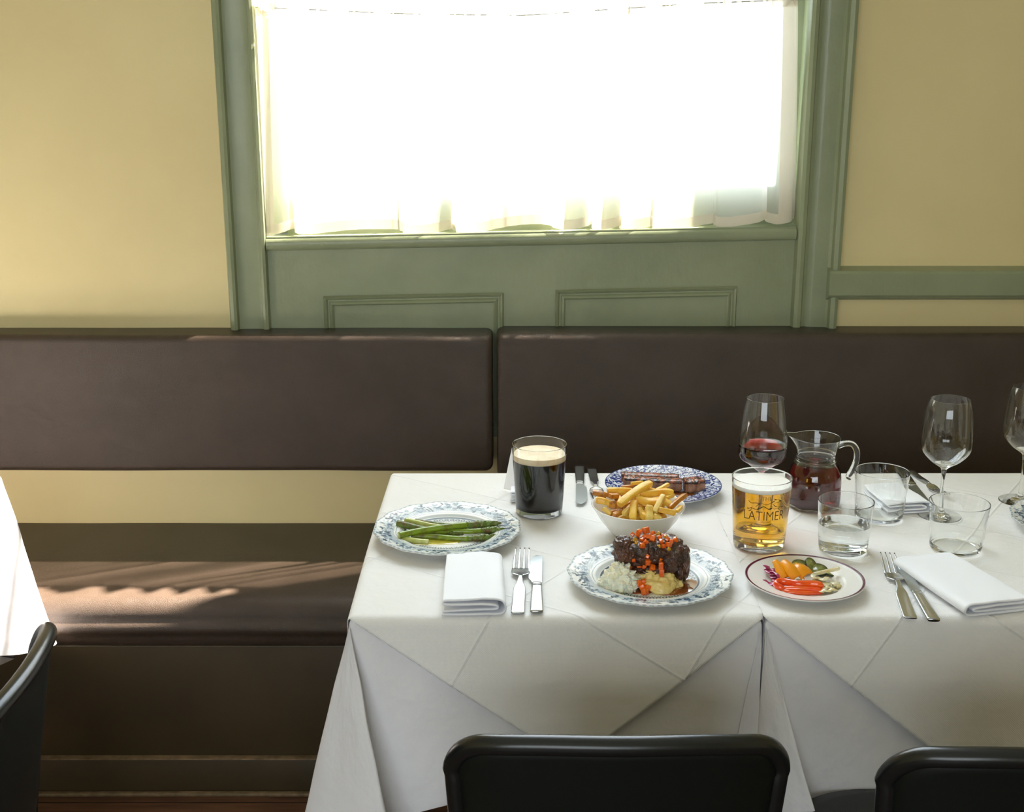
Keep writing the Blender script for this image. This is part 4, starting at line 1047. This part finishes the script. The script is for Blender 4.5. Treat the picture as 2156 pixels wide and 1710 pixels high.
def dice(label, X, Y, s_=.0062, m='carrot', dY=None, el=1.0, group='diced carrot glaze on the beef', up=False):
    d = ray(*mx(X, Y)).normalized(); h_ = bt.ray_cast(Vector((0, 0, CAM_H)), d)
    q = h_[0] if (h_[0] is not None and dY is None) else at(*mx(X, Y), Y=YM+(dY if dY is not None else .01))
    q = q-d*s_*.25
    s2 = s_/2; mb = MB().box(-s2*rg.uniform(.85, 1.15), s2*rg.uniform(.85, 1.2), -s2, s2*rg.uniform(.8, 1.1), -s2*el, s2*el)
    o = mb.build('carrot_dice' if m == 'carrot' else 'celery_dice', m, bevel=s_*.16, seg=3); o.location = q
    o.rotation_euler = (0, 0, rg.uniform(-.4, .4)) if up else (rg.uniform(-.7, .7), rg.uniform(-.7, .7), rg.uniform(0, PI))
    return tag(o, label, 'carrot' if m == 'carrot' else 'celery', group)
TOPL = iter(['left neighbour of the topmost carrot cube on the beef', 'carrot cube just right of the topmost cube', 'carrot cube at the upper right, beyond the amber celery', 'large carrot cube at the centre of the beef top', 'carrot cube right of the large central cube', 'carrot cube high on the right flank of the beef top', 'lowest carrot cube on the right of the beef top', 'carrot cube beside the rightmost pair on the beef', 'rightmost carrot cube on the beef top', 'carrot cube left of the rightmost one on the beef', 'carrot cube below and left of the large central one', 'lowest carrot cube on the left of the beef top', 'carrot cube left of centre near the back edge of the beef', 'small carrot cube between the left ones and the centre', 'carrot cube right behind the large central cube', 'carrot cube at middle left, above the lowest left cube', 'small carrot cube wedged between the two right-hand cubes'])
for (X, Y, s_) in [(625,195,.0075),(900,225,.0070),(1110,265,.0060),(900,330,.0082),(1030,300,.0060),(1060,385,.0066),(1110,480,.0066),(1215,445,.0080),(1350,350,.0078),(1270,390,.0070),(760,395,.0072),(680,465,.0080),(600,260,.0060),(730,280,.0070),(810,290,.0074),(690,350,.0066),(1180,330,.0066)]:
    dice(next(TOPL), X, Y, s_)
dice('topmost glazed carrot cube on the beef', 760, 155, .0100, dY=.004, group=None); dice('glazed carrot cube at the upper left of the beef top', 495, 242, .0062, group=None)
CELL = iter(['amber celery cube right of the topmost carrot', 'amber celery cube near the upper right carrots', 'amber celery cube at the left edge of the garnish', 'amber celery scrap below the central carrots', 'amber celery scrap lowest on the right of the garnish', 'amber celery scrap above the lowest left carrot cube', 'amber celery scrap behind the large central carrot'])
for (X, Y, s_) in [(1010,235,.0060),(1150,290,.0062),(540,350,.0066),(1020,480,.0050),(1220,535,.0050),(560,420,.005),(940,270,.005)]:
    dice(next(CELL), X, Y, s_, 'celery', group='diced celery on the beef')
SIDL = iter(['large carrot piece halfway down the front of the beef', 'carrot piece low on the beef, above the mash', 'carrot piece on the beef left of the round muscle', 'small carrot piece high above the horseradish', 'carrot piece at the foot of the beef, middle one', 'carrot piece at the foot of the beef, near the large one', 'carrot piece at the foot of the beef beside the horseradish', 'carrot piece sticking to the front face below the garnish'])
for (X, Y, s_) in [(795,790,.0090),(890,905,.0080),(1050,745,.0055),(520,765,.0052),(620,880,.0065),(720,885,.0065),(440,900,.0075),(790,680,.006)]:
    dice(next(SIDL), X, Y, s_, group='carrot pieces on the side of the beef')
for (X, Y, lb) in [(1065, 870, 'upright carrot stick against the beef, upper piece'), (1078, 1005, 'upright carrot stick above the mash, lower piece')]:
    dice(lb, X, Y, .0078, el=1.5, group=None, up=True, dY=-.040)
JUSL = iter(['carrot chunk touching the horseradish cream', 'carrot chunk behind the others between cream and mash', 'carrot chunk nearest the front rim of the beef plate', 'carrot chunk touching the mash near the front', 'carrot chunk in the middle of the group in the jus'])
for (X, Y, s_, dy) in [(610,1225,.0105,-.046),(710,1195,.0090,-.042),(740,1390,.0100,-.058),(790,1310,.0085,-.052),(690,1290,.0085,-.050)]:
    dice(next(JUSL), X, Y, s_, dY=dy, group='carrot chunks in the jus')
# grilled meat
def kx(X, Y): return 1230+X/7.187, 960+Y/7.187
puddle('meat_juice', 'jus', 'brown meat juice under the grilled meat on the speckled plate', 'sauce', at(*kx(1440, 570), z=PZ), .030, .014, PZ-.0002, 8)
def slab(label, pts, Y0s, hw, hh, seed):
    q = [at(*kx(x, y), Y=Y0) for (x, y), Y0 in zip(pts, Y0s)]; 
    for v in q: v.z = PZ+hh+.0005
    base = q[0].copy(); n = 44; path = [v-base for v in cr(q, n)]; t = thing('grilled_meat', label, 'meat', tuple(base), 0, 'strips of grilled meat')
    ra = []; rb = []
    for i in range(n): u = i/(n-1); e = min(1, .72+u*4, .72+(1-u)*4)*(1+.16*noise.noise(Vector((u*7, seed, 0)))); ra.append(hw*e); rb.append(hh*e)
    b_ = MB().sweep(path, ra, rb, n=24, p=3.6)
    b_.V = [tuple(Vector(v)*(1)+Vector((0, 0, .0022*noise.noise(Vector(v)*120+Vector((seed, 0, 0)))))) for v in b_.V]
    b_.build('flesh', 'grill_side', t)
    tp = MB().sweep([v+Vector((0, 0, hh*.72)) for v in path], [r*1.02 for r in ra], [hh*.36*(1+.2*noise.noise(Vector((i*.5, seed, 3)))) for i in range(n)], n=24, p=2.6)
    tp.V = [tuple(Vector(v)+Vector((.0014*noise.noise(Vector(v)*150), .0014*noise.noise(Vector(v)*150+Vector((9, 0, 0))), .0018*noise.noise(Vector(v)*210)))) for v in tp.V]
    tp.build('charred_top', 'grill_top', t); return t
slab('rear strip of charred glazed meat on the speckled plate', [(560, 250), (800, 270), (1100, 300), (1430, 350)], [P_STK.y+.035, P_STK.y+.031, P_STK.y+.026, P_STK.y+.020], .0105, .0115, 1)
slab('front strip of charred glazed meat behind the chips', [(600, 380), (850, 400), (1150, 430), (1480, 470)], [P_STK.y+.012, P_STK.y+.006, P_STK.y-.002, P_STK.y-.008], .0120, .0115, 2)
slab('short thick end piece of glazed meat at the right of the speckled plate', [(1510, 470), (1640, 460), (1790, 430)], [P_STK.y-.010, P_STK.y-.008, P_STK.y-.002], .0150, .0120, 3)
# pickles
def qx(X, Y): return 1560+X/7.985, 1160+Y/7.985
PP = TT+.0038
def sheet(label, a, b, w_, curl, ha, hb, lift=0.0, group='pickled carrot ribbons'):
    pa, pb_ = at(*qx(*a), z=PP+ha), at(*qx(*b), z=PP+hb); d = pb_-pa; L = d.length; d.normalize(); s_ = d.cross(Vector((0, 0, 1))).normalized(); P = []
    for j in range(20):
        v = j/19; wv = w_*(.55+.45*min(1, v*1.8)); row = []
        for i in range(13):
            u = (i/12-.5)*2; an = u*curl/2
            row.append(d*L*v+s_*(math.sin(an)/max(curl/2, .01))*wv/2+Vector((0, 0, (math.cos(an)-1)/max(curl/2, .01)*wv/2+lift*math.sin(PI*v))))
        P.append(row)
    o = MB().grid(P).build('carrot_ribbon', 'pickled_carrot', None, solid=.0016); o.location = pa; return tag(o, label, 'pickle', group)
sheet('leftmost folded ribbon of orange pickled carrot', (580, 150), (775, 440), .026, 2.2, .030, .012, .002)
sheet('middle folded ribbon of orange pickled carrot', (720, 150), (970, 430), .032, 2.2, .030, .014, .004)
sheet('rightmost folded ribbon of orange pickled carrot', (930, 215), (1130, 390), .036, 1.6, .024, .014, .004)
def strip_(name, m, label, pts, zs, ra, rb, group, cat='pickle', n=40, taper=True, p=2.2):
    q = [at(*qx(*a), z=PP+z) for a, z in zip(pts, zs)]; base = q[0].copy(); path = [v-base for v in cr(q, n)]
    A = [ra*(min(1, .45+6*i/n, .45+6*(n-1-i)/n) if taper else 1) for i in range(n)]; B_ = [rb*(min(1, .45+6*i/n, .45+6*(n-1-i)/n) if taper else 1) for i in range(n)]
    o = MB().sweep(path, A, B_, n=14, p=p).build(name, m); o.location = base; return tag(o, label, cat, group)
strip_('pepper_strip', 'pepper', 'hooked red pepper strip curling round at its left end', [(740, 655), (640, 610), (590, 560), (640, 520), (760, 525), (950, 560), (1150, 560), (1300, 570), (1380, 610)], [.005, .008, .010, .011, .011, .012, .012, .012, .008], .0046, .0060, 'pickled red pepper strips')
strip_('pepper_strip', 'pepper', 'red pepper strip lying in the middle of the three strips', [(580, 610), (700, 640), (900, 635), (1150, 645), (1385, 665)], [.005, .005, .007, .007, .006], .0036, .0045, 'pickled red pepper strips')
strip_('pepper_strip', 'pepper', 'red pepper strip nearest the front rim of the pickle plate', [(640, 660), (800, 695), (1000, 705), (1200, 705), (1390, 690)], [.003]*5, .0038, .0036, 'pickled red pepper strips')
for k, (pts, zs) in enumerate([([(365, 490), (430, 540), (500, 560), (570, 530)], [.006, .004, .004, .006]), ([(425, 245), (440, 300), (490, 360), (600, 380)], [.018, .012, .010, .010]), ([(480, 400), (560, 370), (650, 390), (700, 440)], [.008, .012, .012, .008]), ([(490, 450), (580, 430), (680, 450), (760, 480)], [.006, .008, .009, .008]), ([(520, 500), (620, 480), (720, 470), (860, 500)], [.004, .006, .007, .006]), ([(540, 300), (600, 330), (660, 350), (700, 380)], [.014, .014, .012, .010]), ([(500, 340), (580, 345), (640, 400), (660, 450)], [.012, .015, .014, .010])]):
    strip_('onion_petal', 'onion', ['pink onion petal pointing to the left rim of the pickle plate', 'pink onion petal sticking up at the upper left of the pickles'][k] if k < 2 else 'magenta onion petal heaped left of the carrot ribbons', pts, zs, .0060, .0014, None if k < 2 else 'pickled onion petals in the heap')
def slice_(label, X, Y, z, r, tilt, rz_):
    c_ = at(*qx(X, Y), z=PP+z); t = thing('cucumber_slice', label, 'pickle', tuple(c_), rz_, 'pickled cucumber slices')
    a = MB().lathe([(.0005, -.0014), (r*.92, -.0014), (r*.92, .0014), (.0005, .0015)], 36).build('flesh', 'cucumber', t); b = MB().lathe([(r*.91, -.0015), (r, -.0012), (r, .0012), (r*.91, .0016)], 36).build('skin', 'cucumber_skin', t)
    for x in (a, b): x.rotation_euler = tilt
    return t
slice_('cucumber slice half hidden behind the carrot ribbons', 1010, 250, .011, .0155, (.25, .1, 0), 0)
slice_('cucumber slice standing highest at the back of the pickles', 1175, 230, .013, .0120, (.7, .5, 0), .2)
slice_('cucumber slice right of the carrot ribbons', 1310, 320, .007, .0150, (.3, -.1, 0), .4)
slice_('cucumber slice showing as a dark edge under the fennel', 1490, 385, .003, .0100, (.2, .2, 0), .9)
strip_('fennel_stick', 'fennel', 'long pale fennel stick pointing to the upper right', [(1200, 400), (1400, 350), (1560, 315), (1660, 290)], [.010, .012, .014, .016], .0036, .0030, None)
rg = random.Random(8)
for k, (X, Y, r, z) in enumerate([(1290, 420, 75, .013), (1380, 450, 60, .012), (1340, 500, 80, .008), (1230, 480, 80, .008), (1450, 520, 70, .007), (1520, 580, 70, .005), (1570, 520, 60, .005), (1480, 640, 70, .004), (1590, 600, 60, .003), (1430, 590, 55, .006), (1400, 690, 50, .003), (1540, 670, 55, .003), (1620, 560, 40, .003), (1180, 520, 90, .006), (1060, 500, 90, .006)]):
    a0 = rg.uniform(0, 6.28); pts = [(X+r*math.cos(a0+q*.75), Y+r*.5*math.sin(a0+q*.75)) for q in range(5)]
    strip_('fennel_shaving', 'fennel', ['pale curled fennel shaving tangled at the right of the pickles', 'pale curled fennel shaving at the outer right edge of the pickles', 'pale fennel shaving under the tips of the orange ribbons'][1 if X > 1500 else 2 if X < 1200 else 0], pts, [z, z+.003, z+.004, z+.003, z], .0046, .0016, 'pickled fennel shavings')
